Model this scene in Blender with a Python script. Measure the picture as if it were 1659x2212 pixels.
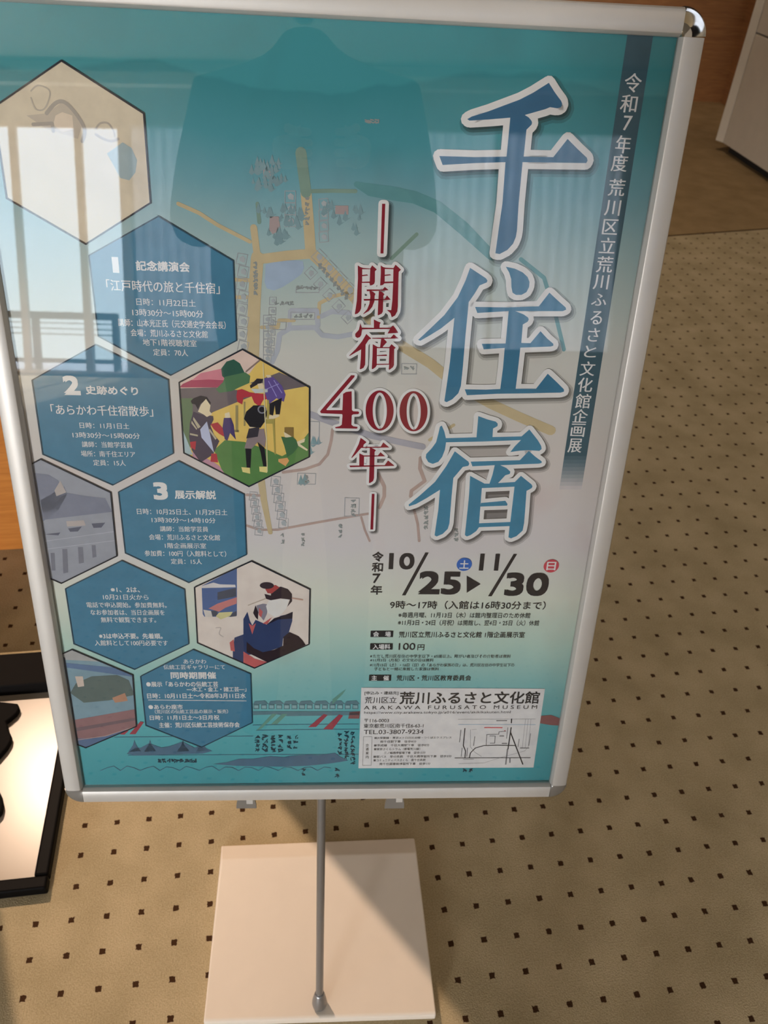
import bpy, bmesh, math, random
from mathutils import Vector, Matrix
from mathutils.geometry import tessellate_polygon, delaunay_2d_cdt
random.seed(7)
scene = bpy.context.scene
C = scene.collection
for o in list(bpy.data.objects): bpy.data.objects.remove(o)

# ------------------------------------------------------------------ camera, world, lights
U = 0.0555                      # pitch of the carpet spots in metres
F_PX = 1781.03
R0 = Vector((0.98873316, -0.1407036, 0.0510806))
R1 = Vector((-0.05136026, -0.63941392, -0.76714533))
R2 = Vector((0.14060176, 0.75587852, -0.63943633))
CAM = Vector((-4.70665521, -13.93729125, 25.16464181)) * U
cd = bpy.data.cameras.new('camera'); cam = bpy.data.objects.new('camera', cd); C.objects.link(cam)
X, Y, Z = R0, -R1, -R2
cam.matrix_world = Matrix(((X.x, Y.x, Z.x, CAM.x), (X.y, Y.y, Z.y, CAM.y), (X.z, Y.z, Z.z, CAM.z), (0, 0, 0, 1)))
cd.sensor_fit = 'HORIZONTAL'; cd.sensor_width = 36; cd.lens = F_PX / 1659 * 36
cd.clip_start = 0.02
cd.dof.use_dof = True; cd.dof.focus_distance = 0.80; cd.dof.aperture_fstop = 16
scene.camera = cam
scene.view_settings.view_transform = 'Standard'
scene.view_settings.look = 'None'
scene.view_settings.gamma = 1
scene.view_settings.use_curve_mapping = False
scene.view_settings.exposure = 0.0
scene.cycles.use_denoising = True
scene.cycles.max_bounces = 8
scene.cycles.diffuse_bounces = 4
scene.cycles.transparent_max_bounces = 24
scene.cycles.caustics_reflective = False
scene.cycles.caustics_refractive = False

w = bpy.data.worlds.new('daylight'); scene.world = w; w.use_nodes = True
nt = w.node_tree; bg = nt.nodes['Background']
tc = nt.nodes.new('ShaderNodeTexCoord'); sp = nt.nodes.new('ShaderNodeSeparateXYZ')
nz = nt.nodes.new('ShaderNodeTexNoise'); nz.inputs['Scale'].default_value = 14; nz.inputs['Detail'].default_value = 3
mp = nt.nodes.new('ShaderNodeMath'); mp.operation = 'MULTIPLY_ADD'; mp.inputs[1].default_value = .22
rp = nt.nodes.new('ShaderNodeValToRGB')
nt.links.new(tc.outputs['Generated'], sp.inputs[0]); nt.links.new(tc.outputs['Generated'], nz.inputs['Vector'])
nt.links.new(nz.outputs['Fac'], mp.inputs[0]); nt.links.new(sp.outputs['Z'], mp.inputs[2])
nt.links.new(mp.outputs[0], rp.inputs['Fac']); nt.links.new(rp.outputs['Color'], bg.inputs['Color'])
e = rp.color_ramp.elements
e[0].position = 0.02; e[0].color = (.54, .65, .66, 1)
e[1].position = 0.40; e[1].color = (.62, .74, .92, 1)
a = e.new(.12); a.color = (.57, .69, .75, 1)
bg.inputs['Strength'].default_value = 10.0

def area(name, loc, target, sx, sy, power, col):
    l = bpy.data.lights.new(name, 'AREA'); l.shape = 'RECTANGLE'; l.size = sx; l.size_y = sy
    l.energy = power; l.color = col
    o = bpy.data.objects.new(name, l); C.objects.link(o); o.location = loc
    o.rotation_euler = (Vector(target) - Vector(loc)).to_track_quat('-Z', 'Y').to_euler()
    return o
# daylight enters through the window wall behind the photographer
portal = area('window_daylight_portal', (-3.0, -13.80, 2.1), (-3.0, 0, 2.1), 12.6, 4.2, 1, (1, 1, 1))
portal.data.cycles.is_portal = True
# warm area lights added under the ceiling for room fill, one for the cabinet
for i, (x, y, p, col) in enumerate([(-1.8, -5.8, 30, (1.0, .80, .64)), (2.0, -5.0, 26, (1.0, .78, .60)), (2.8, 1.4, 8, (1.0, .74, .52)), (4.0, 3.6, 9, (1.0, .70, .48)), (0.8, 3.9, 44, (1.0, .76, .56))]):
    area('ceiling_fill', (x, y, 5.04), (x, y, 0), .6, .6, p, col)
area('added_daylight', (-9.3, -5.2, 2.0), (-.2, -.5, .95), 5.0, 2.8, 250, (.78, .89, 1.0))  # added area light from the left, lifts the poster and left rail
area('added_daylight', (-8.35, -13.6, 1.6), (-.2, -.2, .95), 1.6, 2.8, 1150, (1.0, .965, .93))  # extra light kept outside the mirrored view, added to brighten the poster front
sun = bpy.data.lights.new('sun', 'SUN'); sun.energy = 14; sun.angle = math.radians(1.5); sun.color = (1.0, .95, .90)
sun_o = bpy.data.objects.new('sun', sun); C.objects.link(sun_o); sun_o.rotation_euler = Vector((.10, .91, -.42)).to_track_quat('-Z', 'Y').to_euler()
# the museum spotlight back left of the poster; its barn doors are built further down
LAMP = Vector((-24.0, 30.0, 42.0)) * U
AIM = Vector((-7.2, -1.5, 0)) * U
sl = bpy.data.lights.new('spotlight_beam', 'SPOT'); sl.energy = 275; sl.color = (1.0, .72, .52)
sl.spot_size = math.radians(62); sl.spot_blend = .9; sl.shadow_soft_size = .0012
so = bpy.data.objects.new('spotlight_beam', sl); C.objects.link(so); so.location = LAMP
so.rotation_euler = (AIM - LAMP).to_track_quat('-Z', 'Y').to_euler()

# ------------------------------------------------------------------ the board plane
RB = [Vector((0.9952637553922136, -0.09719705760382374, -0.0016700885446983144)),
      Vector((0.02429141548419162, 0.23202720267537252, 0.9724059359919686)),
      Vector((-0.09412749, -0.96784095, 0.23328932))]
BO = Vector((-8.98690937, -3.14067958, 8.62646125)) * U      # lower left corner of the visible poster
BW, BH = 10.388 * U, 10.388 * 1.42 * U
def BP(u, v, w=0.0): return BO + RB[0] * u + RB[1] * v + RB[2] * w
def ray(x, y): return R0 * ((x - 829.5) / F_PX) + R1 * ((y - 1106) / F_PX) + R2
def B(x, y):                                                   # a point of the print, measured on the photo -> board (u, v)
    d = ray(x, y); s = (BO - CAM).dot(RB[2]) / d.dot(RB[2]); p = CAM + d * s - BO
    return (p.dot(RB[0]), p.dot(RB[1]))
def FL(x, y, z=0.0):
    d = ray(x, y); s = (z - CAM.z) / d.z; return CAM + d * s

# ------------------------------------------------------------------ materials
def lin(c):
    c = c / 255
    return c / 12.92 if c <= .04045 else ((c + .055) / 1.055) ** 2.4
MC = {}
def mat(name, col, rough=.6, metal=0, spec=.5, noise=0, scale=40, bump=0, coat=0, stretch=None):
    """principled with a little procedural variation; col in sRGB 0-255"""
    key = (name,)
    if key in MC: return MC[key]
    m = bpy.data.materials.new(name); m.use_nodes = True; n = m.node_tree; b = n.nodes['Principled BSDF']
    c = tuple(lin(k) for k in col) + (1,)
    b.inputs['Base Color'].default_value = c; b.inputs['Roughness'].default_value = rough
    b.inputs['Metallic'].default_value = metal; b.inputs['Specular IOR Level'].default_value = spec
    if coat: b.inputs['Coat Weight'].default_value = coat; b.inputs['Coat Roughness'].default_value = .08
    if noise or bump:
        t = n.nodes.new('ShaderNodeTexCoord'); x = n.nodes.new('ShaderNodeTexNoise')
        x.inputs['Scale'].default_value = scale; x.inputs['Detail'].default_value = 5
        src = t.outputs['Object']
        if stretch:
            mm = n.nodes.new('ShaderNodeMapping'); mm.inputs['Scale'].default_value = stretch
            n.links.new(src, mm.inputs['Vector']); src = mm.outputs['Vector']
        n.links.new(src, x.inputs['Vector'])
        if noise:
            r = n.nodes.new('ShaderNodeValToRGB')
            r.color_ramp.elements[0].position = .3; r.color_ramp.elements[1].position = .7
            r.color_ramp.elements[0].color = tuple(k * (1 - noise) for k in c[:3]) + (1,)
            r.color_ramp.elements[1].color = tuple(min(1, k * (1 + noise)) for k in c[:3]) + (1,)
            n.links.new(x.outputs['Fac'], r.inputs['Fac']); n.links.new(r.outputs['Color'], b.inputs['Base Color'])
        if bump:
            bb = n.nodes.new('ShaderNodeBump'); bb.inputs['Strength'].default_value = bump; bb.inputs['Distance'].default_value = .002
            n.links.new(x.outputs['Fac'], bb.inputs['Height']); n.links.new(bb.outputs['Normal'], b.inputs['Normal'])
    MC[key] = m
    return m
WHITE = (200, 188, 180)
def pcol(c): return tuple(min(.9, lin(k) / lin(wc) * .86) for k, wc in zip(c, WHITE))
def ink(c, rough=.55):
    """a printed ink; c = its colour as the photo shows it next to the paper white"""
    key = ('ink', tuple(c))
    if key in MC: return MC[key]
    m = bpy.data.materials.new('printed_ink'); m.use_nodes = True; n = m.node_tree; b = n.nodes['Principled BSDF']
    p = pcol(c) + (1,)
    b.inputs['Roughness'].default_value = rough; b.inputs['Specular IOR Level'].default_value = .15
    t = n.nodes.new('ShaderNodeTexCoord'); x = n.nodes.new('ShaderNodeTexNoise'); x.inputs['Scale'].default_value = 60; x.inputs['Detail'].default_value = 4
    r = n.nodes.new('ShaderNodeValToRGB'); n.links.new(t.outputs['Object'], x.inputs['Vector'])
    r.color_ramp.elements[0].position = .25; r.color_ramp.elements[1].position = .75
    r.color_ramp.elements[0].color = tuple(k * .92 for k in p[:3]) + (1,); r.color_ramp.elements[1].color = tuple(min(.9, k * 1.08) for k in p[:3]) + (1,)
    n.links.new(x.outputs['Fac'], r.inputs['Fac']); n.links.new(r.outputs['Color'], b.inputs['Base Color'])
    MC[key] = m
    return m

# ------------------------------------------------------------------ object helpers
def link(name, me, m, parent=None, kind=None, smooth=False):
    if m is not None:
        for k in (m if isinstance(m, (list, tuple)) else [m]): me.materials.append(k)
    o = bpy.data.objects.new(name, me); C.objects.link(o)
    if parent is not None: o.parent = parent
    if kind: o['kind'] = kind
    if smooth:
        for p in me.polygons: p.use_smooth = True
    return o
def empty(name, loc, label, cat, group=None):
    o = bpy.data.objects.new(name, None); C.objects.link(o); o.location = loc; o.empty_display_size = .05
    o['label'] = label; o['category'] = cat
    if group: o['group'] = group
    return o
def root_of(p):
    while p is not None and p.parent is not None: p = p.parent
    return p
def wmesh(name, verts, faces, m, parent=None, kind=None, smooth=False, bevel=0):
    """verts in world coordinates; stored local to the thing's own origin"""
    r = root_of(parent); off = r.location if r is not None else Vector()
    me = bpy.data.meshes.new(name); me.from_pydata([tuple(Vector(v) - off) for v in verts], [], faces); me.update()
    bm = bmesh.new(); bm.from_mesh(me)
    bmesh.ops.remove_doubles(bm, verts=bm.verts, dist=1e-6)
    bmesh.ops.recalc_face_normals(bm, faces=bm.faces)
    bm.to_mesh(me); bm.free()
    o = link(name, me, m, parent, kind, smooth)
    if bevel:
        b = o.modifiers.new('bevel', 'BEVEL'); b.width = bevel; b.segments = 3; b.limit_method = 'ANGLE'
    return o
def boxv(x0, x1, y0, y1, z0, z1):
    return [(x0, y0, z0), (x1, y0, z0), (x1, y1, z0), (x0, y1, z0), (x0, y0, z1), (x1, y0, z1), (x1, y1, z1), (x0, y1, z1)], \
           [(0, 3, 2, 1), (4, 5, 6, 7), (0, 1, 5, 4), (1, 2, 6, 5), (2, 3, 7, 6), (3, 0, 4, 7)]
def box(name, x0, x1, y0, y1, z0, z1, m, parent=None, kind=None, bevel=0):
    v, f = boxv(x0, x1, y0, y1, z0, z1); return wmesh(name, v, f, m, parent, kind, bevel=bevel)
def prism(name, poly, z0, z1, m, parent=None, kind=None, bevel=0):
    n = len(poly); v = [(p[0], p[1], z0) for p in poly] + [(p[0], p[1], z1) for p in poly]
    f = [tuple(reversed(range(n))), tuple(range(n, 2 * n))] + [(i, (i + 1) % n, n + (i + 1) % n, n + i) for i in range(n)]
    return wmesh(name, v, f, m, parent, kind, bevel=bevel)
def lathe_vf(prof, centre, seg=40, axis=Vector((0, 0, 1)), a0=0, a1=2 * math.pi):
    ax = axis.normalized(); t = Vector((1, 0, 0)) if abs(ax.x) < .9 else Vector((0, 1, 0))
    e1 = ax.cross(t).normalized(); e2 = ax.cross(e1)
    v = []; f = []; n = len(prof)
    for i in range(seg):
        a = a0 + (a1 - a0) * i / seg
        for r, z in prof: v.append(centre + ax * z + (e1 * math.cos(a) + e2 * math.sin(a)) * r)
    for i in range(seg):
        j = (i + 1) % seg
        for k in range(n - 1): f.append((i * n + k, j * n + k, j * n + k + 1, i * n + k + 1))
    return v, f
def tube_vf(p0, p1, r, seg=20):
    d = Vector(p1) - Vector(p0)
    return lathe_vf([(0.0001, 0), (r, 0), (r, d.length), (0.0001, d.length)], Vector(p0), seg, d)

# ------------------------------------------------------------------ flat print shapes on the board
class Print:
    """collects polygons (board u, v, level) of one print layer; overlapping pieces sit 0.01 mm apart"""
    def __init__(s, layer): s.v = []; s.f = []; s.w = .00012 * layer; s.lv = 0; s.k = 0
    def tri(s, loops, lv=None):
        loops = [[Vector((p[0], p[1], 0)) for p in l] for l in loops if len(l) > 2]
        if not loops: return
        base = len(s.v); flat = [p for l in loops for p in l]; lv = s.lv if lv is None else lv
        s.v += [(p.x, p.y, lv) for p in flat]
        for t in tessellate_polygon(loops): s.f.append(tuple(base + i for i in t))
    def union(s):
        K = 100.0; fs = []
        for f in s.f:
            a, b, c = (Vector(s.v[i][:2]) for i in f); ar = (b - a).x * (c - a).y - (b - a).y * (c - a).x
            if abs(ar) > 1e-12: fs.append(list(f) if ar > 0 else list(reversed(f)))
        r = delaunay_2d_cdt([Vector((p[0] * K, p[1] * K)) for p in s.v], [], fs, 1, 1e-5)
        s.v = [(p.x / K, p.y / K, 0) for p in r[0]]; s.f = [tuple(f) for f, src in zip(r[2], r[5]) if len(src)]
    def poly(s, pts, clip=None, holes=()):
        pts = [tuple(p) for p in pts]
        pts = clipto(pts, SHEET)
        if clip: pts = clipto(pts, clip)
        if len(pts) > 2: s.tri([pts] + list(holes))
    def stroke(s, pts, wd, clip=None, closed=False):
        """round-ended thick line, wd = half width in metres (or list)"""
        n = len(pts); ws = wd if isinstance(wd, (list, tuple)) else [wd] * n
        for i in range(n if closed else n - 1):
            a = Vector(pts[i]); b = Vector(pts[(i + 1) % n]); d = b - a
            if d.length < 1e-7: continue
            q = Vector((-d.y, d.x)).normalized(); wa = ws[i]; wb = ws[(i + 1) % n]
            s.lv = (3 if (closed and i == n - 1) else i % 3) + s.k % 8 * .5
            s.poly([a + q * wa, b + q * wb, b - q * wb, a - q * wa], clip)
        for i in range(n):
            a = pts[i]; k = 10; s.lv = (7 if (closed and i == n - 1) else 4 + i % 3) + s.k % 8 * .5
            s.poly([(a[0] + ws[i] * math.cos(t * 2 * math.pi / k), a[1] + ws[i] * math.sin(t * 2 * math.pi / k)) for t in range(k)], clip)
        s.lv = 0; s.k += 1
    def ell(s, c, rx, ry, clip=None, k=28, hole=None):
        o = [(c[0] + rx * math.cos(t * 2 * math.pi / k), c[1] + ry * math.sin(t * 2 * math.pi / k)) for t in range(k)]
        if hole:
            h = [(hole[0] + hole[2] * math.cos(t * 2 * math.pi / k), hole[1] + hole[3] * math.sin(t * 2 * math.pi / k)) for t in range(k)]
            s.tri([o, h])
        else: s.poly(o, clip)
    def build(s, name, m, parent, label=None):
        if not s.f: return None
        off = root_of(parent).location
        me = bpy.data.meshes.new(name)
        ok = []
        for f in s.f:
            a, b, c = (Vector(s.v[i][:2]) for i in f)
            ar = (b - a).x * (c - a).y - (b - a).y * (c - a).x
            if abs(ar) < 1e-12: continue
            ok.append(f if ar > 0 else tuple(reversed(f)))
        me.from_pydata([tuple(BP(p[0], p[1], s.w + p[2] * 1e-5) - off) for p in s.v], [], ok); me.update()
        o = link(name, me, m, parent)
        if label: o['label'] = label
        return o
SHEET = [(-.004, -.004), (BW + .004, -.004), (BW + .004, BH + .004), (-.004, BH + .004)]
def clipto(sub, cl):
    out = list(sub); n = len(cl)
    for i in range(n):
        a = cl[i]; b = cl[(i + 1) % n]; inp = out; out = []
        if not inp: break
        def side(p): return (b[0] - a[0]) * (p[1] - a[1]) - (b[1] - a[1]) * (p[0] - a[0])
        for j in range(len(inp)):
            p = inp[j]; q = inp[(j + 1) % len(inp)]; sp_, sq = side(p), side(q)
            if sp_ >= 0: out.append(p)
            if (sp_ >= 0) != (sq >= 0):
                t = sp_ / (sp_ - sq); out.append((p[0] + (q[0] - p[0]) * t, p[1] + (q[1] - p[1]) * t))
    return out
def crop(ox, oy, s): return lambda pts: [B(ox + x * s, oy + y * s) for x, y in pts]
PXM = 1 / 2100.0                 # about one photo pixel on the board, in metres

GL = {}
def glyphs(txt):
    """vertices and faces of a line of type, normalised to its bounding box"""
    k = txt
    if k in GL: return GL[k]
    c = bpy.data.curves.new('t', 'FONT'); c.body = txt; c.resolution_u = 4
    o = bpy.data.objects.new('t', c); C.objects.link(o); bpy.context.view_layer.update()
    me = bpy.data.meshes.new_from_object(o.evaluated_get(bpy.context.evaluated_depsgraph_get()))
    vs = [(p.co.x, p.co.y) for p in me.vertices]; fs = [tuple(p.vertices) for p in me.polygons]
    bpy.data.objects.remove(o); bpy.data.curves.remove(c); bpy.data.meshes.remove(me)
    x0 = min(p[0] for p in vs); x1 = max(p[0] for p in vs); y0 = min(p[1] for p in vs); y1 = max(p[1] for p in vs)
    GL[k] = ([((p[0] - x0) / (x1 - x0) - .5, (p[1] - y0) / (y1 - y0) - .5) for p in vs], fs)
    return GL[k]
def type_line(pr, txt, cx, cy, wpx, hpx, bold=.012):
    """set a line so it fills the box measured on the photo (centre, width, height)"""
    vs, fs = glyphs(txt)
    l = B(cx - wpx / 2, cy); r = B(cx + wpx / 2, cy); t = B(cx, cy - hpx / 2); b = B(cx, cy + hpx / 2); c = B(cx, cy)
    e = bold * (t[1] - b[1]) * .9; du = r[0] - l[0] - 2 * e; dv = t[1] - b[1] - 2 * e
    sh = [(0, 0)] if bold < .006 else ([(-e, 0), (e, 0)] if bold < .018 else [(-e, -e), (e, e), (-e, e), (e, -e), (0, 0)])
    for lv, (ox, oy) in enumerate(sh):
        base = len(pr.v)
        pr.v += [(c[0] + x * du + ox, c[1] + y * dv + oy, lv * 1.2) for x, y in vs]
        for f in fs:
            for i in range(1, len(f) - 1): pr.f.append((base + f[0], base + f[i], base + f[i + 1]))

# ------------------------------------------------------------------ the room
def carpet_material():
    m = bpy.data.materials.new('spotted_carpet'); m.use_nodes = True; n = m.node_tree; b = n.nodes['Principled BSDF']
    L = n.links.new
    def math_(op, a=None, bv=None, c=None):
        k = n.nodes.new('ShaderNodeMath'); k.operation = op
        for i, v in enumerate((a, bv, c)):
            if v is None: continue
            if isinstance(v, (int, float)): k.inputs[i].default_value = v
            else: L(v, k.inputs[i])
        return k.outputs[0]
    t = n.nodes.new('ShaderNodeTexCoord'); s = n.nodes.new('ShaderNodeSeparateXYZ'); L(t.outputs['Object'], s.inputs[0])
    wn = n.nodes.new('ShaderNodeTexNoise'); wn.inputs['Scale'].default_value = 260; wn.inputs['Detail'].default_value = 2
    L(t.outputs['Object'], wn.inputs['Vector']); ws = n.nodes.new('ShaderNodeSeparateColor'); L(wn.outputs['Color'], ws.inputs[0])
    ux = math_('MULTIPLY_ADD', math_('SUBTRACT', ws.outputs[0], .5), .07, math_('DIVIDE', s.outputs['X'], U))
    uy = math_('MULTIPLY_ADD', math_('SUBTRACT', ws.outputs[1], .5), .07, math_('DIVIDE', s.outputs['Y'], U))
    dx = math_('ABSOLUTE', math_('SUBTRACT', ux, math_('ROUND', ux))); dy = math_('ABSOLUTE', math_('SUBTRACT', uy, math_('ROUND', uy)))
    d = math_('MAXIMUM', dx, dy)
    spot = math_('LESS_THAN', d, .082)
    # the plain carpet squares past the seam carry only a faint mark
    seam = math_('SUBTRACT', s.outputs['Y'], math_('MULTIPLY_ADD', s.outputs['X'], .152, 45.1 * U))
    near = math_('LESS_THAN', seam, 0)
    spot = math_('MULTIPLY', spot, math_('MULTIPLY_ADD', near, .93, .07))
    line = math_('LESS_THAN', math_('ABSOLUTE', seam), .006)
    n1 = n.nodes.new('ShaderNodeTexNoise'); n1.inputs['Scale'].default_value = 9; n1.inputs['Detail'].default_value = 6
    n2 = n.nodes.new('ShaderNodeTexNoise'); n2.inputs['Scale'].default_value = 420; n2.inputs['Detail'].default_value = 3
    L(t.outputs['Object'], n1.inputs['Vector']); L(t.outputs['Object'], n2.inputs['Vector'])
    f = math_('MULTIPLY_ADD', n2.outputs['Fac'], .55, math_('MULTIPLY', n1.outputs['Fac'], .5))
    r = n.nodes.new('ShaderNodeValToRGB'); L(f, r.inputs['Fac'])
    r.color_ramp.elements[0].position = .36; r.color_ramp.elements[0].color = (lin(160), lin(146), lin(114), 1)
    r.color_ramp.elements[1].position = .70; r.color_ramp.elements[1].color = (lin(198), lin(182), lin(150), 1)
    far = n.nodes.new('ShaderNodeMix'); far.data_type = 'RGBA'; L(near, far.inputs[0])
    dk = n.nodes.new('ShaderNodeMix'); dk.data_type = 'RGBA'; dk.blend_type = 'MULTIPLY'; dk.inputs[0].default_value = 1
    L(r.outputs['Color'], dk.inputs[6]); dk.inputs[7].default_value = (.70, .60, .50, 1)  # browner far squares, darkened further to stand in for shade by the counter
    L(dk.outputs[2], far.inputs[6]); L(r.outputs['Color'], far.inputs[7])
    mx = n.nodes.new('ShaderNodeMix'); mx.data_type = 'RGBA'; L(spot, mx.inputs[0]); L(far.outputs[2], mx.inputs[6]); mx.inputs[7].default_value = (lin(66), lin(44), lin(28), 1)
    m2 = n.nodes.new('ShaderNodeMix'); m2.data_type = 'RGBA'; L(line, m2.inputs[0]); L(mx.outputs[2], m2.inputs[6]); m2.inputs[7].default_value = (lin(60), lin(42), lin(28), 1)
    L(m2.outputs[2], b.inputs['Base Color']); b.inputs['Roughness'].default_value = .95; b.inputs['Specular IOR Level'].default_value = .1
    bp = n.nodes.new('ShaderNodeBump'); bp.inputs['Strength'].default_value = .5; bp.inputs['Distance'].default_value = .003
    L(n2.outputs['Fac'], bp.inputs['Height']); L(bp.outputs['Normal'], b.inputs['Normal'])
    return m
XL, XR, YB, YF, ZC = -9.5, 5.6, -13.9, 6.6, 5.1
plaster = mat('painted_plaster', (196, 190, 180), .8, noise=.04, scale=6)
dark_wall = mat('dark_wall_paint', (58, 44, 34), .8, noise=.1, scale=5)
box('floor', XL - .1, XR + .1, YB - .1, YF + .1, -.08, 0, carpet_material(), kind='structure')
box('ceiling', XL - .1, XR + .1, YB - .1, YF + .1, ZC, ZC + .1, mat('ceiling_board', (150, 146, 138), .9, noise=.05), kind='structure')
box('wall_left', XL - .1, XL, YB, YF, 0, ZC, plaster, kind='structure')
box('wall_right', XR, XR + .1, YB, YF, 0, ZC, plaster, kind='structure')
box('wall_front', XL, XR, YF, YF + .1, 0, ZC, dark_wall, kind='structure')
# window wall behind the photographer
WX0, WX1, WZ0, WZ1 = -9.3, -5.08, .06, 4.15
BX0, BX1 = -4.96, 3.3        # the opening with the drawn blind
V = []; Fc = []
for (x0, x1, z0, z1) in [(XL, XR, 0, WZ0), (XL, XR, WZ1, ZC), (XL, WX0, WZ0, WZ1), (WX1, BX0, WZ0, WZ1), (BX0, BX1, WZ0, .62), (BX1, XR, WZ0, WZ1)]:
    v, f = boxv(x0, x1, YB - .14, YB, z0, z1); k = len(V); V += v; Fc += [tuple(i + k for i in q) for q in f]
wmesh('wall_back', V, Fc, plaster, kind='structure')
alu = mat('window_aluminium', (196, 174, 156), .4, metal=.2, noise=.05)
glass = bpy.data.materials.new('window_glass'); glass.use_nodes = True; g = glass.node_tree; g.nodes.clear()
go = g.nodes.new('ShaderNodeOutputMaterial'); gm = g.nodes.new('ShaderNodeMixShader'); gt = g.nodes.new('ShaderNodeBsdfTransparent'); gg = g.nodes.new('ShaderNodeBsdfGlossy')
gf = g.nodes.new('ShaderNodeFresnel'); gf.inputs['IOR'].default_value = 1.45; gg.inputs['Roughness'].default_value = .01
g.links.new(gf.outputs[0], gm.inputs[0]); g.links.new(gt.outputs[0], gm.inputs[1]); g.links.new(gg.outputs[0], gm.inputs[2]); g.links.new(gm.outputs[0], go.inputs[0])
mull = [-9.3, -8.05, -6.93, -5.82, -5.08]
win = bpy.data.objects.new('window_1', None); C.objects.link(win); win.location = ((WX0 + WX1) / 2, YB - .07, WZ0); win['kind'] = 'structure'
for x in mull: box('mullion', x - .06, x + .06, YB - .11, YB - .02, WZ0, WZ1, alu, win)
box('sill', WX0, WX1, YB - .12, YB + .10, WZ0 - .03, WZ0 + .012, alu, win)
box('head_rail', WX0, WX1, YB - .11, YB - .01, WZ1 - .05, WZ1, alu, win)
box('pane', WX0, WX1, YB - .07, YB - .064, WZ0, WZ1, glass, win)
bl = bpy.data.materials.new('blind_cloth'); bl.use_nodes = True; g = bl.node_tree; g.nodes.clear()
go = g.nodes.new('ShaderNodeOutputMaterial'); gm = g.nodes.new('ShaderNodeMixShader'); gt = g.nodes.new('ShaderNodeBsdfTranslucent'); gg = g.nodes.new('ShaderNodeBsdfDiffuse'); gm.inputs[0].default_value = .5
gt.inputs['Color'].default_value = (.42, .43, .46, 1); gg.inputs['Color'].default_value = (.6, .6, .6, 1)
wv = g.nodes.new('ShaderNodeTexWave'); wv.inputs['Scale'].default_value = 1.6; wv.inputs['Distortion'].default_value = 1.0; rr = g.nodes.new('ShaderNodeValToRGB'); tt = g.nodes.new('ShaderNodeTexCoord')
rr.color_ramp.elements[0].color = (.56, .58, .62, 1); rr.color_ramp.elements[1].color = (.70, .72, .76, 1)
g.links.new(tt.outputs['Object'], wv.inputs['Vector']); g.links.new(wv.outputs['Fac'], rr.inputs['Fac']); g.links.new(rr.outputs['Color'], gt.inputs['Color'])
g.links.new(gt.outputs[0], gm.inputs[1]); g.links.new(gg.outputs[0], gm.inputs[2]); g.links.new(gm.outputs[0], go.inputs[0])
win3 = bpy.data.objects.new('window_3', None); C.objects.link(win3); win3.location = ((BX0 + BX1) / 2, YB - .07, WZ0); win3['kind'] = 'structure'
box('blind', BX0, BX1, YB - .05, YB - .048, .64, WZ1, bl, win3)
for x in (BX0, BX0 + 2.05, BX0 + 4.1, BX0 + 6.15, BX1): box('mullion', x - .04, x + .04, YB - .11, YB - .06, .62, WZ1, alu, win3)
box('blind_rail', BX0, BX1, YB - .06, YB - .03, .60, .66, alu, win3)
box('trim_1', XL, XR, YB, YB + .22, 4.72, 4.90, mat('pale_cornice', (214, 212, 205), .6, noise=.03), kind='structure')
box('baseboard_back', XL, XR, YB, YB + .015, 0, .09, alu, kind='structure')
# balcony seen through the glass: railing and a bright terrace top
added_win = bpy.data.objects.new('added_window', None); C.objects.link(added_win); added_win.location = (XL, -5.2, .6); added_win['kind'] = 'structure'  # unseen side window, added to go with the extra light from the left
for y in (-7.7, -6.45, -5.2, -3.95, -2.7): box('mullion', XL + .01, XL + .07, y - .03, y + .03, .6, 3.4, alu, added_win)
for z in (.56, 3.4): box('frame_rail', XL + .01, XL + .07, -7.73, -2.67, z, z + .04, alu, added_win)
box('pane', XL + .03, XL + .035, -7.7, -2.7, .62, 3.4, glass, added_win)
rl = empty('balcony_railing', (-7.4, -14.6, .05), 'metal balcony railing outside the window, only mirrored in the poster sheet', 'railing')
rm = mat('railing_paint', (96, 84, 76), .5, noise=.1)
for z, h in ((.97, .13), (.89, .02), (.79, .02), (.69, .02)): box('rail', -9.2, -5.5, -14.64, -14.58, z, z + h, rm, rl)
for x in (-9.1, -8.1, -7.05, -6.05, -5.56): box('post', x - .06, x + .06, -14.66, -14.57, .05, .97, rm, rl)
box('foot_rail', -9.2, -5.5, -14.66, -14.58, .18, .26, rm, rl)
box('terrace_floor', -12, 5, -19, -14.06, -.2, 0.02, mat('pale_concrete', (205, 205, 205), .8, noise=.06), kind='structure')

# ------------------------------------------------------------------ far right: timber counter and white cabinets
def wood_material(name, c1, c2, sc=(1, 1, 14)):
    m = bpy.data.materials.new(name); m.use_nodes = True; n = m.node_tree; b = n.nodes['Principled BSDF']
    t = n.nodes.new('ShaderNodeTexCoord'); mm = n.nodes.new('ShaderNodeMapping'); mm.inputs['Scale'].default_value = sc
    x = n.nodes.new('ShaderNodeTexNoise'); x.inputs['Scale'].default_value = 6; x.inputs['Detail'].default_value = 6; x.inputs['Distortion'].default_value = 1.2
    r = n.nodes.new('ShaderNodeValToRGB'); r.color_ramp.elements[0].position = .3; r.color_ramp.elements[1].position = .7
    r.color_ramp.elements[0].color = tuple(lin(k) for k in c1) + (1,); r.color_ramp.elements[1].color = tuple(lin(k) for k in c2) + (1,)
    n.links.new(t.outputs['Object'], mm.inputs['Vector']); n.links.new(mm.outputs['Vector'], x.inputs['Vector'])
    n.links.new(x.outputs['Fac'], r.inputs['Fac']); n.links.new(r.outputs['Color'], b.inputs['Base Color']); b.inputs['Roughness'].default_value = .45
    return m
brown_wood = wood_material('reddish_timber', (128, 84, 48), (158, 108, 64))
orange_wood = wood_material('orange_timber', (186, 112, 44), (206, 132, 58))
ct = empty('timber_counter', (3.0, 5.2, 0), 'reddish brown timber counter with a dark top behind the white cabinet, upper right', 'counter')
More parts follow.
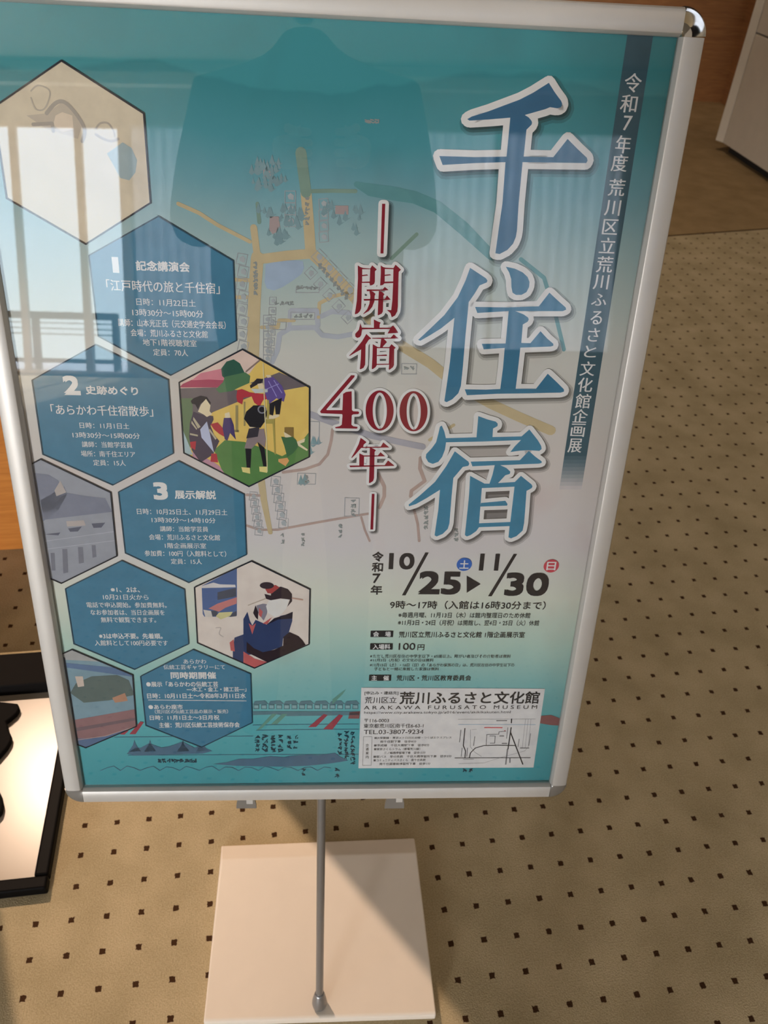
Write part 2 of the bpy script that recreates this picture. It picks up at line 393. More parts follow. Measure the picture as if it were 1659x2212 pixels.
p0 = FL(1440, 213); p1 = FL(1556, 221)
wmesh('front_panel', [(p0.x - .9, p0.y, 0), (p1.x, p1.y, 0), (p1.x, p1.y, .95), (p0.x - .9, p0.y, .95),
                      (p0.x - .9, p0.y + .5, 0), (p1.x + .1, p1.y + .5, 0), (p1.x + .1, p1.y + .5, .95), (p0.x - .9, p0.y + .5, .95)],
      boxv(0, 1, 0, 1, 0, 1)[1], brown_wood, ct)
box('side_post', p1.x, p1.x + .3, p1.y - .12, p1.y + .35, 0, .97, brown_wood, ct)
box('counter_top', p0.x - .95, p1.x + .35, p0.y - .03, p0.y + .6, .951, .985, mat('black_laminate', (22, 18, 17), .4), ct)
cab = empty('white_cabinet', (3.2, 3.9, 0), 'white storage cabinet raised just off the carpet, doors seamed, upper right corner', 'cabinet')
cream = mat('cream_laminate', (206, 192, 172), .5, noise=.03, scale=12)
g0 = FL(1545, 303, .05); g1 = FL(1562, 309, .05); g2 = FL(1659, 373, .05)
dirv = (g2 - g1).normalized(); perp = Vector((-dirv.y, dirv.x, 0))
if perp.x < 0: perp = -perp
def quadbox(name, a, b, th, z0, z1, m, parent, bevel=0):
    d = (b - a).normalized(); q = Vector((-d.y, d.x, 0)); q = q if q.x > 0 else -q
    P = [a, b, b + q * th, a + q * th]
    return prism(name, [(p.x, p.y) for p in P], z0, z1, m, parent, bevel=bevel)
far_end = g1 + dirv * 1.6
quadbox('end_panel', g0 + Vector((0, 0, 0)), g1 - dirv * .004, .5, .05, 1.5, cream, cab, .003)
quadbox('lower_door', g1, far_end, .5, .05, .62, cream, cab, .004)
quadbox('upper_door', g1, far_end, .5, .628, 1.5, cream, cab, .004)
quadbox('plinth', g1 + perp * .05 - dirv * .0, far_end + perp * .05, .4, 0, .05, mat('dark_plinth', (40, 34, 30), .7), cab)

# ------------------------------------------------------------------ far left: orange timber block
wb = empty('timber_pedestal', (-1.15, .95, 0), 'orange timber pedestal standing on the carpet behind the left frame rail', 'pedestal')
q0 = FL(-140, 1197); q1 = FL(50, 1197)
box('body', q0.x - .2, q1.x + .12, q0.y, q0.y + .5, 0.0, .60, orange_wood, wb, bevel=.003)
box('top_board', q0.x - .21, q1.x + .13, q0.y - .01, q0.y + .51, .601, .63, orange_wood, wb, bevel=.003)

# ------------------------------------------------------------------ low white platform with a black lacquered rim, lower left
lacq = mat('black_lacquer', (9, 8, 9), .5, spec=.06)
lacq_s = mat('black_satin', (10, 8, 8), .75, spec=.12, noise=.1)
pf = empty('display_platform', (-13.4 * U, 2.5 * U, 0), 'low white display platform with black lacquered rim on the carpet, lower left', 'platform')
RH = .022
wl, wr, wy0, wy1 = -19.0, -12.20, -.72, 6.30
sheetm = mat('glossy_white_board', (160, 148, 134), .27, spec=.5, noise=.02, scale=5)
box('white_board', (wl) * U, (wr) * U, wy0 * U, wy1 * U, 0, RH - .006, sheetm, pf)
def rimbox(name, x0, x1, y0, y1, z1=RH, bev=.004, m=lacq): return box(name, x0 * U, x1 * U, y0 * U, y1 * U, 0, z1, m, pf, bevel=bev)
rimbox('front_rim', wl, wr + .42, wy0 - .42, wy0)
rimbox('side_rim', wr, wr + .42, wy0 + .003, wy1)
rimbox('back_step', wl, wr + .42, wy1 + .003, wy1 + 1.55, .045, .004, lacq_s)

# dark scalloped tray lying on the white board, its outline read off the photo
tp = [(-130, 1500), (38, 1519), (42, 1528), (35, 1540), (22, 1551), (12, 1558), (16, 1566), (18, 1578), (24, 1588), (23, 1599), (14, 1614), (0, 1630), (-20, 1650), (-32, 1672), (-22, 1692), (-4, 1703), (3, 1718), (6, 1736), (3, 1752), (-8, 1764), (-60, 1780), (-160, 1770)]
tq = [FL(x, y, RH + .008) for x, y in tp]; tc_ = sum(tq, Vector()) / len(tq); tc_.z = RH - .006
tr_ = empty('scalloped_tray', tc_, 'black tray with scalloped edge lying flat on the white platform', 'tray')
prism('tray_body', [(p.x, p.y) for p in tq], RH - .0055, RH + .008, lacq_s, tr_, bevel=.003)

# ------------------------------------------------------------------ the poster stand
silver = mat('anodised_silver', (200, 197, 194), .42, metal=.28, noise=.02, scale=30)
chrome = mat('polished_corner', (215, 210, 204), .08, metal=1.0)
satin = mat('satin_corner', (158, 156, 154), .30, metal=.6, noise=.03)
pole_m = mat('silver_pole', (150, 150, 152), .34, metal=.7, noise=.03)
white_steel = mat('white_powder_steel', (232, 222, 210), .42, spec=.4, noise=.015, scale=25)
foot = FL(690, 2172, .3 * U)
st = empty('poster_stand', (foot.x, foot.y, 0), 'silver framed poster stand leaning back on a thin pole and square white base', 'stand')
PROF = [(0, .0032), (.0003, .0050), (.0024, .0088), (.0036, .0094), (.0100, .0098), (.0170, .0095), (.0196, .0084), (.0212, .0055), (.0216, .001), (.0216, -.010), (0, -.010)]
def rail(name, f):
    """extrude the rail section; f(s, t, w) -> board point, s = 0..1 along"""
    n = len(PROF); v = []; N = 24; fc = []
    for i in range(N + 1):
        for t, w_ in PROF: v.append(BP(*f(i / N, t, w_)))
    for i in range(N):
        for k in range(n): fc.append((i * n + k, i * n + (k + 1) % n, (i + 1) * n + (k + 1) % n, (i + 1) * n + k))
    fc += [tuple(range(n)), tuple(reversed(range(N * n, N * n + n)))]
    o = wmesh(name, v, fc, silver, st)
    for p in o.data.polygons: p.use_smooth = len(p.vertices) == 4
    o.data.set_sharp_from_angle(angle=math.radians(24))
    return o
rail('frame_rail', lambda s, t, w_: (s * BW, BH + t, w_))
rail('frame_rail', lambda s, t, w_: (s * BW, -t, w_))
rail('frame_rail', lambda s, t, w_: (-t, s * BH, w_))
rail('frame_rail', lambda s, t, w_: (BW + t, s * BH, w_))
def cap(cx, cy, a0, m, label=None):
    n = len(PROF); v = []; fc = []; N = 14
    for i in range(N + 1):
        a = math.radians(a0 + 3 + 84 * i / N)
        for t, w_ in PROF:
            t2 = t * 1.02 + .0004
            v.append(BP(cx + t2 * math.cos(a), cy + t2 * math.sin(a), w_ * .94 + (-.0045 * math.sin(t / .0216 * math.pi) ** 2 if m is chrome else 0)))
    for i in range(N):
        for k in range(n): fc.append((i * n + k, i * n + (k + 1) % n, (i + 1) * n + (k + 1) % n, (i + 1) * n + k))
    fc += [tuple(range(n)), tuple(reversed(range(N * n, N * n + n)))]
    o = wmesh('corner_cap', v, fc, m, st)
    for p in o.data.polygons: p.use_smooth = len(p.vertices) == 4
    o.data.set_sharp_from_angle(angle=math.radians(40))
    if label: o['label'] = label
cap(BW, BH, 0, chrome, 'polished chrome corner')
cap(0, BH, 90, chrome)
cap(0, 0, 180, satin)
cap(BW, 0, 270, satin)
# back panel
def bbox(name, u0, u1, v0, v1, w0, w1, m, parent, bevel=0):
    v = [BP(a, b, c) for a, b, c in boxv(u0, u1, v0, v1, w0, w1)[0]]
    return wmesh(name, v, boxv(0, 1, 0, 1, 0, 1)[1], m, parent, bevel=bevel)
bbox('back_panel', -.004, BW + .004, -.004, BH + .004, -.009, -.0012, mat('grey_back_board', (120, 118, 115), .7, noise=.05), st)
# clear sheet over the poster
cov = bpy.data.materials.new('clear_cover_sheet'); cov.use_nodes = True; g = cov.node_tree; g.nodes.clear()
go = g.nodes.new('ShaderNodeOutputMaterial'); gm = g.nodes.new('ShaderNodeMixShader'); gt = g.nodes.new('ShaderNodeBsdfTransparent'); gg = g.nodes.new('ShaderNodeBsdfGlossy')
gf = g.nodes.new('ShaderNodeFresnel'); gf.inputs['IOR'].default_value = 1.50; gg.inputs['Roughness'].default_value = .012
tcn = g.nodes.new('ShaderNodeTexCoord'); wn = g.nodes.new('ShaderNodeTexNoise'); wn.inputs['Scale'].default_value = 2.6; wn.inputs['Detail'].default_value = 1
wb_ = g.nodes.new('ShaderNodeBump'); wb_.inputs['Strength'].default_value = .1; wb_.inputs['Distance'].default_value = .001
mul2 = g.nodes.new('ShaderNodeMath'); mul2.operation = 'MULTIPLY'; mul2.inputs[1].default_value = 2.0
g.links.new(tcn.outputs['Object'], wn.inputs['Vector']); g.links.new(wn.outputs['Fac'], wb_.inputs['Height']); g.links.new(wb_.outputs['Normal'], gg.inputs['Normal'])
g.links.new(gf.outputs[0], mul2.inputs[0]); g.links.new(mul2.outputs[0], gm.inputs[0]); g.links.new(gt.outputs[0], gm.inputs[1]); g.links.new(gg.outputs[0], gm.inputs[2]); g.links.new(gm.outputs[0], go.inputs[0])
cs = wmesh('cover_sheet', [BP(-.001, -.001, .0028), BP(BW + .001, -.001, .0028), BP(BW + .001, BH + .001, .0028), BP(-.001, BH + .001, .0028)], [(0, 1, 2, 3)], cov, st)
if cs.data.polygons[0].normal.dot(RB[2]) < 0: cs.data.flip_normals()
# pole: parallel to the board, just behind it
pu = BW / 2 + .0008; wp = -.0194
fv = (foot - BP(pu, 0, wp)).dot(RB[1])
a_, b_ = BP(pu, fv + .016, wp), BP(pu, .55, wp)
v, f = tube_vf(a_, b_, .0056, 24); pl_ = wmesh('pole', v, f, pole_m, st, smooth=True)
pl_.data.set_sharp_from_angle(angle=math.radians(40))
v, f = lathe_vf([(.0005, -.004), (.006, -.003), (.0100, .001), (.0112, .007), (.0108, .013), (.0094, .020), (.0078, .027), (.0066, .031), (.0005, .031)], BP(pu, fv, wp), 28, RB[1])
wmesh('ball_foot', v, f, pole_m, st, smooth=True)
bbox('pole_bracket', pu - .03, pu + .03, .02, .10, -.0135, -.0095, pole_m, st)
# base plate: folded white sheet steel
zt = .3 * U
def base_plate():
    fl, fr = FL(440, 2203, zt), FL(942, 2187, zt); bl_, br_ = FL(478, 1856, zt), FL(900, 1842, zt); kl, kr = FL(478, 1827, zt * .55), FL(895, 1810, zt * .55)
    d = (fl - bl_).normalized(); fl2 = fl + d * .0035; fr2 = fr + d * .0035
    top = [fl, fr, br_, bl_]
    V = [fl2, fr2, kr, kl, fl, fr, br_, bl_]
    V = [Vector((fl2.x, fl2.y, 0)), Vector((fr2.x, fr2.y, 0)), Vector((kr.x, kr.y, 0)), Vector((kl.x, kl.y, 0)),
         Vector((kl.x, kl.y, zt * .55)), Vector((kr.x, kr.y, zt * .55)), bl_, br_, fl, fr, Vector((fl2.x, fl2.y, zt * .86)), Vector((fr2.x, fr2.y, zt * .86))]
    Fq = [(0, 1, 2, 3), (3, 2, 5, 4), (4, 5, 7, 6), (6, 7, 9, 8), (8, 9, 11, 10), (10, 11, 1, 0), (0, 3, 4, 6, 8, 10), (1, 11, 9, 7, 5, 2)]
    o = wmesh('base_plate', V, Fq, white_steel, st)
    b = o.modifiers.new('bevel', 'BEVEL'); b.width = .0022; b.segments = 3; b.limit_method = 'ANGLE'; b.angle_limit = math.radians(10)
    o['label'] = 'white square steel base'
base_plate()
# two hooks under the lower rail
def hook(cx):
    u0, vb = B(cx, 1749); vt = B(cx, 1728)[1]; r = .0125; n = 16; h_ = -.0205 - vb
    pr_ = [(-r, vb), (r, vb)] + [(r * math.cos(math.pi * i / n), vb + h_ * math.sin(math.pi * i / n) ** .8) for i in range(1, n)]
    k = len(pr_); V = [BP(u0 + a, b, -.002) for a, b in pr_] + [BP(u0 + a, b, -.0045) for a, b in pr_]
    Fq = [tuple(range(k)), tuple(reversed(range(k, 2 * k)))] + [(i, (i + 1) % k, k + (i + 1) % k, k + i) for i in range(k)]
    h = wmesh('hook', V, Fq, satin, st)
    bbox('tab', u0 + .001, u0 + .009, -.031, -.0205, -.0018, .0035, silver, h)
    bbox('arm', u0 - .004, u0 + .004, -.034, .02, -.0125, -.0095, satin, h)
hook(532); hook(852)

# ------------------------------------------------------------------ the poster itself
po = empty('poster', BP(BW / 2, 0, 0), 'teal and cream exhibition poster in the silver frame, covered with Japanese lettering', 'poster')
def bgstops():
    m = bpy.data.materials.new('poster_background_print'); m.use_nodes = True; n = m.node_tree; b = n.nodes['Principled BSDF']; L = n.links.new
    b.inputs['Roughness'].default_value = .55; b.inputs['Specular IOR Level'].default_value = .15
    t = n.nodes.new('ShaderNodeUVMap'); s = n.nodes.new('ShaderNodeSeparateXYZ'); L(t.outputs[0], s.inputs[0])
    x = n.nodes.new('ShaderNodeTexNoise'); x.inputs['Scale'].default_value = 3.2; x.inputs['Detail'].default_value = 6; L(t.outputs[0], x.inputs['Vector'])
    ma = n.nodes.new('ShaderNodeMath'); ma.operation = 'MULTIPLY_ADD'; ma.inputs[1].default_value = .10; L(x.outputs['Fac'], ma.inputs[0]); L(s.outputs['Y'], ma.inputs[2])
    r = n.nodes.new('ShaderNodeValToRGB'); L(ma.outputs[0], r.inputs['Fac'])
    st_ = [(30, (48, 112, 114)), (160, (56, 122, 124)), (300, (66, 124, 128)), (400, (98, 136, 140)), (520, (138, 154, 150)), (640, (160, 162, 152)),
           (760, (180, 170, 158)), (1000, (184, 168, 158)), (1180, (186, 172, 166)), (1290, (188, 182, 164)), (1390, (158, 174, 158)), (1480, (116, 156, 150)), (1560, (84, 146, 146)), (1690, (60, 128, 132))]
    el = r.color_ramp.elements; st_ = list(reversed(st_)); ps = [B(760, y)[1] / BH + .05 for y, _ in st_]
    el[0].position = ps[0]; el[0].color = pcol(st_[0][1]) + (1,); el[1].position = min(1, ps[-1]); el[1].color = pcol(st_[-1][1]) + (1,)
    for p, (y, c) in list(zip(ps, st_))[1:-1]: q = el.new(p); q.color = pcol(c) + (1,)
    # soft rosy and pale cloud stains of the old map paper
    x2 = n.nodes.new('ShaderNodeTexNoise'); x2.inputs['Scale'].default_value = 5.5; x2.inputs['Detail'].default_value = 3; L(t.outputs[0], x2.inputs['Vector'])
    r2 = n.nodes.new('ShaderNodeValToRGB'); r2.color_ramp.elements[0].position = .56; r2.color_ramp.elements[1].position = .74; L(x2.outputs['Fac'], r2.inputs['Fac'])
    r2.color_ramp.elements[0].color = (0, 0, 0, 1); r2.color_ramp.elements[1].color = (.55, .55, .55, 1)
    mx = n.nodes.new('ShaderNodeMix'); mx.data_type = 'RGBA'; mx.blend_type = 'MULTIPLY'; L(r2.outputs['Color'], mx.inputs[0]); L(r.outputs['Color'], mx.inputs[6]); mx.inputs[7].default_value = (.92, .74, .72, 1)
    L(mx.outputs[2], b.inputs['Base Color'])
    return m
off = po.location; me = bpy.data.meshes.new('paper')
me.from_pydata([tuple(BP(a, b, 0) - off) for a, b in SHEET], [], [(0, 1, 2, 3)])
uvl = me.uv_layers.new(name='UVMap')
for i, (a, b) in enumerate(SHEET): uvl.data[i].uv = (a / BW, b / BH)
link('paper', me, bgstops(), po)

def art(name, layer, col, parent=po, label=None):
    """small context: returns a Print and registers it for building"""
    p = Print(layer); JOBS.append((p, name, col, parent, label)); return p
JOBS = []
def flush():
    for p, name, col, parent, label in JOBS: p.build(name, ink(col), parent, label)
    JOBS.clear()
def group_part(name, label=None):
    o = bpy.data.objects.new(name, None); C.objects.link(o); o.parent = po
    if label: o['label'] = label
    return o

# --- old map under everything
f5 = crop(470, 330, 430 / 1659); f6 = crop(500, 650, 500 / 1659); f7 = crop(180, 1480, 620 / 1659)
road = art('map_roads', 2, (174, 150, 114), label='ochre roads of the old map')
road_t = art('map_roads_faded', 2, (112, 128, 112))
P_ = lambda pts: [B(x, y) for x, y in pts]
road_t.stroke(P_([(650, 330), (655, 370), (661, 415)]), 10 * PXM)
road.stroke(P_([(661, 415), (664, 450), (668, 500), (671, 545)]), 10 * PXM)
road.stroke(P_([(671, 545), (700, 572), (768, 645), (800, 690), (860, 742), (930, 785), (985, 830), (1060, 872), (1120, 900), (1190, 930)]), 10.5 * PXM)
road.stroke(P_([(671, 548), (620, 552), (560, 560)]), 9 * PXM)
road.stroke(P_([(548, 492), (556, 556)]), 6.5 * PXM)
road.stroke(P_([(556, 556), (551, 620), (548, 690), (546, 790)]), 12 * PXM)
road.stroke(P_([(562, 1020), (570, 1080), (584, 1150)]), [8 * PXM, 7 * PXM, 5 * PXM])
for pts in ([(385, 440), (430, 460), (470, 486), (540, 522)], [(508, 604), (548, 606)], [(510, 642), (545, 642)], [(690, 655), (720, 640), (765, 630)], [(690, 655), (688, 685)],
            [(565, 707), (600, 707), (603, 692), (635, 692)], [(928, 950), (952, 936), (980, 918)]):
    road.stroke(P_(pts), 3.5 * PXM)
for pts in ([(672, 413), (720, 412), (768, 413)], [(900, 506), (875, 530), (846, 558)], [(560, 480), (556, 440)]): road_t.stroke(P_(pts), 3.5 * PXM)
br_ = art('map_brown_lanes', 2, (160, 132, 120))
for pts, w_ in (([(725, 920), (715, 1000), (690, 1100), (630, 1170), (520, 1208), (370, 1228)], 3.2), ([(110, 1390), (200, 1395)], 3), ([(110, 1610), (200, 1640), (330, 1640), (600, 1590), (800, 1555), (980, 1525)], 2.8), ([(930, 1550), (955, 1640), (990, 1720)], 2.4),
                ([(1050, 1240), (1095, 1330), (1095, 1400), (1060, 1480)], 4), ([(1355, 1125), (1350, 1200), (1385, 1290), (1290, 1360), (1285, 1400)], 4), ([(1310, 1500), (1335, 1600), (1345, 1720)], 3)):
    br_.stroke(f6(pts), w_ * PXM)
gr_ = art('map_grey_road', 2, (150, 140, 142)); gr_.stroke(f6([(560, 810), (720, 870), (1000, 965), (1200, 1010), (1370, 1045)]), 7 * PXM)
riv = art('map_river', 2, (84, 124, 122), label='teal river on the old map')
riv.stroke(P_([(770, 398), (800, 410), (850, 418), (895, 426), (945, 447), (1000, 492), (1062, 552)]), [5 * PXM, 11 * PXM, 12 * PXM, 11 * PXM, 11 * PXM, 12 * PXM, 9 * PXM])
riv.stroke(P_([(1125, 560), (1175, 600), (1200, 680), (1218, 755)]), 4 * PXM)
pond = art('map_pond', 2, (142, 150, 162)); pond.poly(f5([(400, 930), (470, 910), (560, 900), (650, 895), (712, 905), (720, 960), (700, 1010), (620, 1070), (540, 1120), (470, 1148), (410, 1130), (392, 1080)]))
moat = art('map_moat', 2, (156, 152, 154))
for pts, w_ in (([(290, 440), (330, 350), (345, 240), (420, 195), (600, 190), (650, 245), (760, 258), (880, 235)], 5), ([(430, 70), (610, 70), (620, 175)], 5), ([(645, 110), (720, 75), (880, 90)], 5), ([(420, 75), (415, 190)], 4)): moat.stroke(f6(pts), w_ * PXM)
hs = art('map_houses', 3, (150, 147, 144)); hs2 = art('map_house_outlines', 3, (146, 140, 138))
def house(x, y, s, a):
    c = math.cos(a); d = math.sin(a)
    hs.poly(P_([(x + (px * c - py * d) * s, y + (px * d + py * c) * s) for px, py in ((-.5, -.2), (0, -.6), (.5, -.2), (.45, .5), (-.3, .35))]))
    q = P_([(x + (px * c - py * d) * s * 1.5, y + (px * d + py * c) * s * 1.5) for px, py in ((-.6, -.6), (.5, -.6), (.5, .6), (-.6, .6))])
    hs2.stroke(q, .6 * PXM, closed=True)
for i in range(8): house(523 + (i % 2) * 3, 560 + i * 27, 13, .2)
for i in range(6): house(578, 690 + i * 17, 10, 0); house(590 - i, 650 + i * 22, 9, 0)
for i in range(5): house(690 + i * 22, 555 + i * 24, 14, .8); house(672 + i * 20, 590 + i * 24, 12, .8)
for i in range(6): house(596 + i * 3.4, 1040 + i * 18, 12, .1); house(548 + i * 2.4, 1072 + i * 15, 10, .1)
for i in range(4): house(700, 440 + i * 24, 12, -.1)
for i in range(3): house(628, 425 + i * 26, 14, 0)
for q in [(655, 735, 1225, 1320), (0, 0, 0, 0)][:1]: pass
for (x0, y0, x1, y1) in ((643, 1022, 682, 1046), (745, 1075, 776, 1115), (590, 695, 618, 712), (640, 620, 690, 632), (868, 785, 900, 808), (628, 674, 680, 690), (665, 910, 690, 960)):
    hs2.stroke(P_([(x0, y0), (x1, y0 + 1), (x1 - 1, y1), (x0 - 1, y1)]), .7 * PXM, closed=True)
tr = art('map_trees', 3, (112, 130, 130))
def cluster(x, y, n, sp_):
    for i in range(n):
        a = random.uniform(0, 6.3); r = sp_ * math.sqrt(random.random()); px, py = x + r * math.cos(a) * 1.2, y + r * math.sin(a); h = random.uniform(9, 19); tr.lv = i * .5 % 11
        tr.poly(P_([(px - h * .35, py + h * .3), (px, py - h * .8), (px + h * .3, py + h * .2), (px + h * .7, py + h * .1), (px, py + h * .6)]))
cluster(580, 378, 46, 34); cluster(625, 470, 22, 24); cluster(600, 512, 18, 20); cluster(715, 455, 9, 14); cluster(757, 485, 6, 22); cluster(575, 450, 5, 14); cluster(770, 455, 4, 8)
for (x, y) in ((658, 1035), (662, 970), (680, 950)): cluster(x, y, 4, 8)
tr2 = art('map_red_buildings', 3, (150, 128, 122)); tr2.poly(f5([(980, 440), (1090, 440), (1090, 515), (980, 510)])); tr2.poly(f5([(435, 530), (510, 530), (525, 640), (460, 680), (430, 640)])); tr2.poly(f5([(380, 130), (460, 130), (460, 200), (380, 200)]))
scr = art('map_handwriting', 4, (128, 126, 120))
def scribble(pr, x, y, wd, ht, lw=1.1, vertical=True):
    n = max(2, int((ht if vertical else wd) / 9))
    for i in range(n):
        cx = x + (0 if vertical else (i + .5) * wd / n); cy = y + ((i + .5) * ht / n if vertical else 0); s = (wd if vertical else ht) * .55
        for _ in range(3):
            q = [(cx + random.uniform(-s, s), cy + random.uniform(-4, 4)) for _ in range(3)]
            pr.stroke(P_(q), lw * PXM)
for a in ((664, 425, 8, 62), (552, 565, 8, 72), (763, 1078, 9, 40), (662, 1026, 8, 18), (920, 1092, 8, 52), (985, 1140, 8, 30), (655, 1150, 7, 30), (735, 1130, 7, 35), (610, 1150, 7, 26)): scribble(scr, *a)
for i in range(8): scribble(scr, 692 + i * 8, 570 + i * 9.5, 7, 9)
for a in ((640, 621, 46, 8), (592, 655, 44, 8), (634, 682, 42, 8), (872, 795, 24, 9), (790, 262, 30, 12)): scribble(scr, a[0], a[1], a[2], a[3], 1.1, False)

# --- river scene along the bottom
dk = art('riverside_ink_shapes', 3, (70, 92, 108), label='blue grey islands and shores')
dk.poly(f7([(250, 395), (300, 360), (330, 362), (380, 335), (450, 360), (500, 352), (575, 325), (640, 360), (680, 350), (745, 380), (690, 395), (500, 400), (300, 405)]))
dk.poly(f7([(750, 455), (830, 445), (900, 425), (980, 425), (1080, 410), (1160, 415), (1200, 408), (1300, 402), (1360, 405), (1455, 390), (1480, 410), (1530, 435), (1440, 450), (1300, 465), (1150, 470), (1000, 468), (880, 465)]))
for x in (295, 385, 575, 685): dk.poly(f7([(x - 35, 385), (x - 8, 345), (x, 315), (x + 10, 345), (x + 38, 380)]))
for y, x0, x1 in ((300, 180, 980), (405, 260, 1590), (230, 980, 1590), (260, 1000, 1590)): dk.stroke(f7([(x0, y), ((x0 + x1) / 2, y - 4), (x1, y - 6)]), .8 * PXM)
zz = [(100 + i * 38, 475 + (18 if i % 3 == 0 else random.uniform(-8, 6))) for i in range(36)]; dk.stroke(f7(zz), .8 * PXM)
bd = art('covered_bridge', 3, (86, 108, 112), label='long roofed bridge across the river')
for i in range(7): x = 980 + i * 88; bd.poly(f7([(x, 110), (x + 12, 92), (x + 70, 88), (x + 90, 108)]))
bd.poly(f7([(980, 150), (1595, 150), (1595, 172), (1180, 178), (1120, 168), (980, 172)]))
for i in range(14): x = 985 + i * 44; bd.stroke(f7([(x, 112), (x + 30, 112), (x + 30, 136), (x, 136)]), .8 * PXM, closed=True)
bw = art('bridge_panels', 4, (126, 150, 148))
for i in range(14): x = 985 + i * 44; bw.poly(f7([(x + 3, 115), (x + 27, 115), (x + 27, 133), (x + 3, 133)]))
rd = art('crimson_sails', 4, (140, 56, 64), label='crimson slanting shapes on the water')
for q in ([(1390, 165), (1412, 172), (1345, 240), (1300, 242)], [(1478, 168), (1502, 174), (1440, 255), (1388, 252)], [(330, 208), (350, 214), (302, 282), (266, 282)], [(240, 262), (262, 262), (240, 284), (212, 284)]): rd.poly(f7(q))
gn = art('slanting_reeds', 4, (92, 126, 110))
for q in ([(1150, 165), (1180, 165), (1120, 225), (1085, 225)], [(1440, 80), (1520, 20), (1500, 50), (1440, 110)], [(1090, 165), (1120, 165), (1030, 250), (1000, 262)]): gn.poly(f7(q))
br2 = art('brown_shore', 3, (124, 78, 74)); br2.poly(P_([(1168, 1546), (1190, 1544), (1211, 1552), (1211, 1567), (1190, 1566), (1166, 1562)])); br2.poly(P_([(755, 1538), (778, 1536), (776, 1552), (752, 1552)]))
hw = art('brush_writing', 5, (34, 52, 62), label='black brush writing on the water')
for a in ((556, 1586, 10, 38), (572, 1586, 12, 38), (590, 1588, 10, 36), (606, 1586, 10, 40), (625, 1588, 9, 30), (638, 1586, 10, 34), (734, 1582, 8, 48), (748, 1576, 9, 64), (762, 1580, 9, 72), (656, 1658, 8, 18), (728, 1656, 9, 26)): scribble(hw, *a, lw=1.0)
scribble(hw, 340, 1643, 86, 9, 1.0, False); scribble(hw, 998, 1664, 24, 9, 1.0, False)

# --- dark banner down the right side
bn = group_part('banner_strip', 'dark teal vertical banner')
st0, st1 = (1355, 74, 1411, 76), (1208, 1056, 1256, 1056)
def strip(y): t = (y - 75) / (1056 - 75); return (st0[0] + (st1[0] - st0[0]) * t, st0[2] + (st1[2] - st0[2]) * t)
b0 = art('banner', 3, (52, 76, 84), bn); ys = [70, 300, 550, 760, 905, 985]
for y0, y1 in zip(ys, ys[1:]): a = strip(y0); b = strip(y1); b0.poly(P_([(a[0], y0), (a[1], y0), (b[1], y1), (b[0], y1)]))
for i in range(9):
    c = tuple(round(p + (q_ - p) * (i + 1) / 9.5) for p, q_ in zip((52, 76, 84), (182, 166, 160))); y0 = 985 + i * 8; y1 = y0 + 8; q = art('banner_fade', 3, c, bn); a = strip(y0); b = strip(y1); q.poly(P_([(a[0], y0), (a[1], y0), (b[1], y1), (b[0], y1)]))
bt = art('banner_lettering', 5, (206, 200, 190), bn)
for ch, x, y, w_, h_ in [('令', 1367, 179, 37, 43), ('和', 1358, 224, 36, 40), ('7', 1355, 266, 19, 33), ('年', 1346, 312, 33, 40), ('度', 1338, 352, 35, 38), ('荒', 1332, 405, 36, 38), ('川', 1323, 449, 34, 35), ('区', 1318, 490, 33, 34), ('立', 1312, 530, 34, 35),
                         ('荒', 1306, 571, 35, 36), ('川', 1298, 609, 33, 33), ('ふ', 1294, 647, 33, 27), ('る', 1288, 686, 25, 30), ('さ', 1282, 723, 25, 30), ('と', 1275, 759, 26, 26), ('文', 1269, 796, 32, 32), ('化', 1264, 831, 32, 32), ('館', 1259, 866, 33, 32), ('企', 1253, 898, 33, 30), ('画', 1248, 929, 30, 29), ('展', 1242, 962, 30, 31)]:
    type_line(bt, ch, x, y, w_, h_, .016)

# --- big title and red subtitle: traced brush-serif characters
def ellipse(cx, cy, rx, ry, k=40): return [(cx + rx * math.cos(2 * math.pi * t / k), cy + ry * math.sin(2 * math.pi * t / k)) for t in range(k)]
def faint(al):
    key = ('faint', al)
    if key not in MC:
        m = bpy.data.materials.new('faint_printed_edge'); m.use_nodes = True; b = m.node_tree.nodes['Principled BSDF']
        b.inputs['Base Color'].default_value = (.03, .028, .026, 1); b.inputs['Roughness'].default_value = .6; b.inputs['Specular IOR Level'].default_value = .1; b.inputs['Alpha'].default_value = al; MC[key] = m
    return MC[key]
def letters(name, shapes, colour, half, layer, label, sh=(5, 7)):
    g_ = group_part(name, label)
    soft = []
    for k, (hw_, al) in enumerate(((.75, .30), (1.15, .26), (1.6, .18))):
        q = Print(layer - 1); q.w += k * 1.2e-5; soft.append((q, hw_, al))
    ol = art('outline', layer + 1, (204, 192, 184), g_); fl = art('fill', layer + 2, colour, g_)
    for fn, loops, holes in shapes:
        L0 = fn(loops); H0 = [fn(h) for h in holes]
        for l in [L0] + H0:
            ol.stroke(l, half * PXM, closed=True)
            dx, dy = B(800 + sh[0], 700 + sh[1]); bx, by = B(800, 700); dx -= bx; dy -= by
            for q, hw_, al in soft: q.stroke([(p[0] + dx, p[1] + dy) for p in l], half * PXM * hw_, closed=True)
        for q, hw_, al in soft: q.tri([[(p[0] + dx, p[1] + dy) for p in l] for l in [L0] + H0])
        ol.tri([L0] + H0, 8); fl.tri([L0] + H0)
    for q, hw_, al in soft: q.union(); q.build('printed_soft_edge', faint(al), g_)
c1 = crop(910, 150, 400 / 1659); c2 = crop(880, 540, 400 / 1659); c3 = crop(850, 840, 400 / 1659)
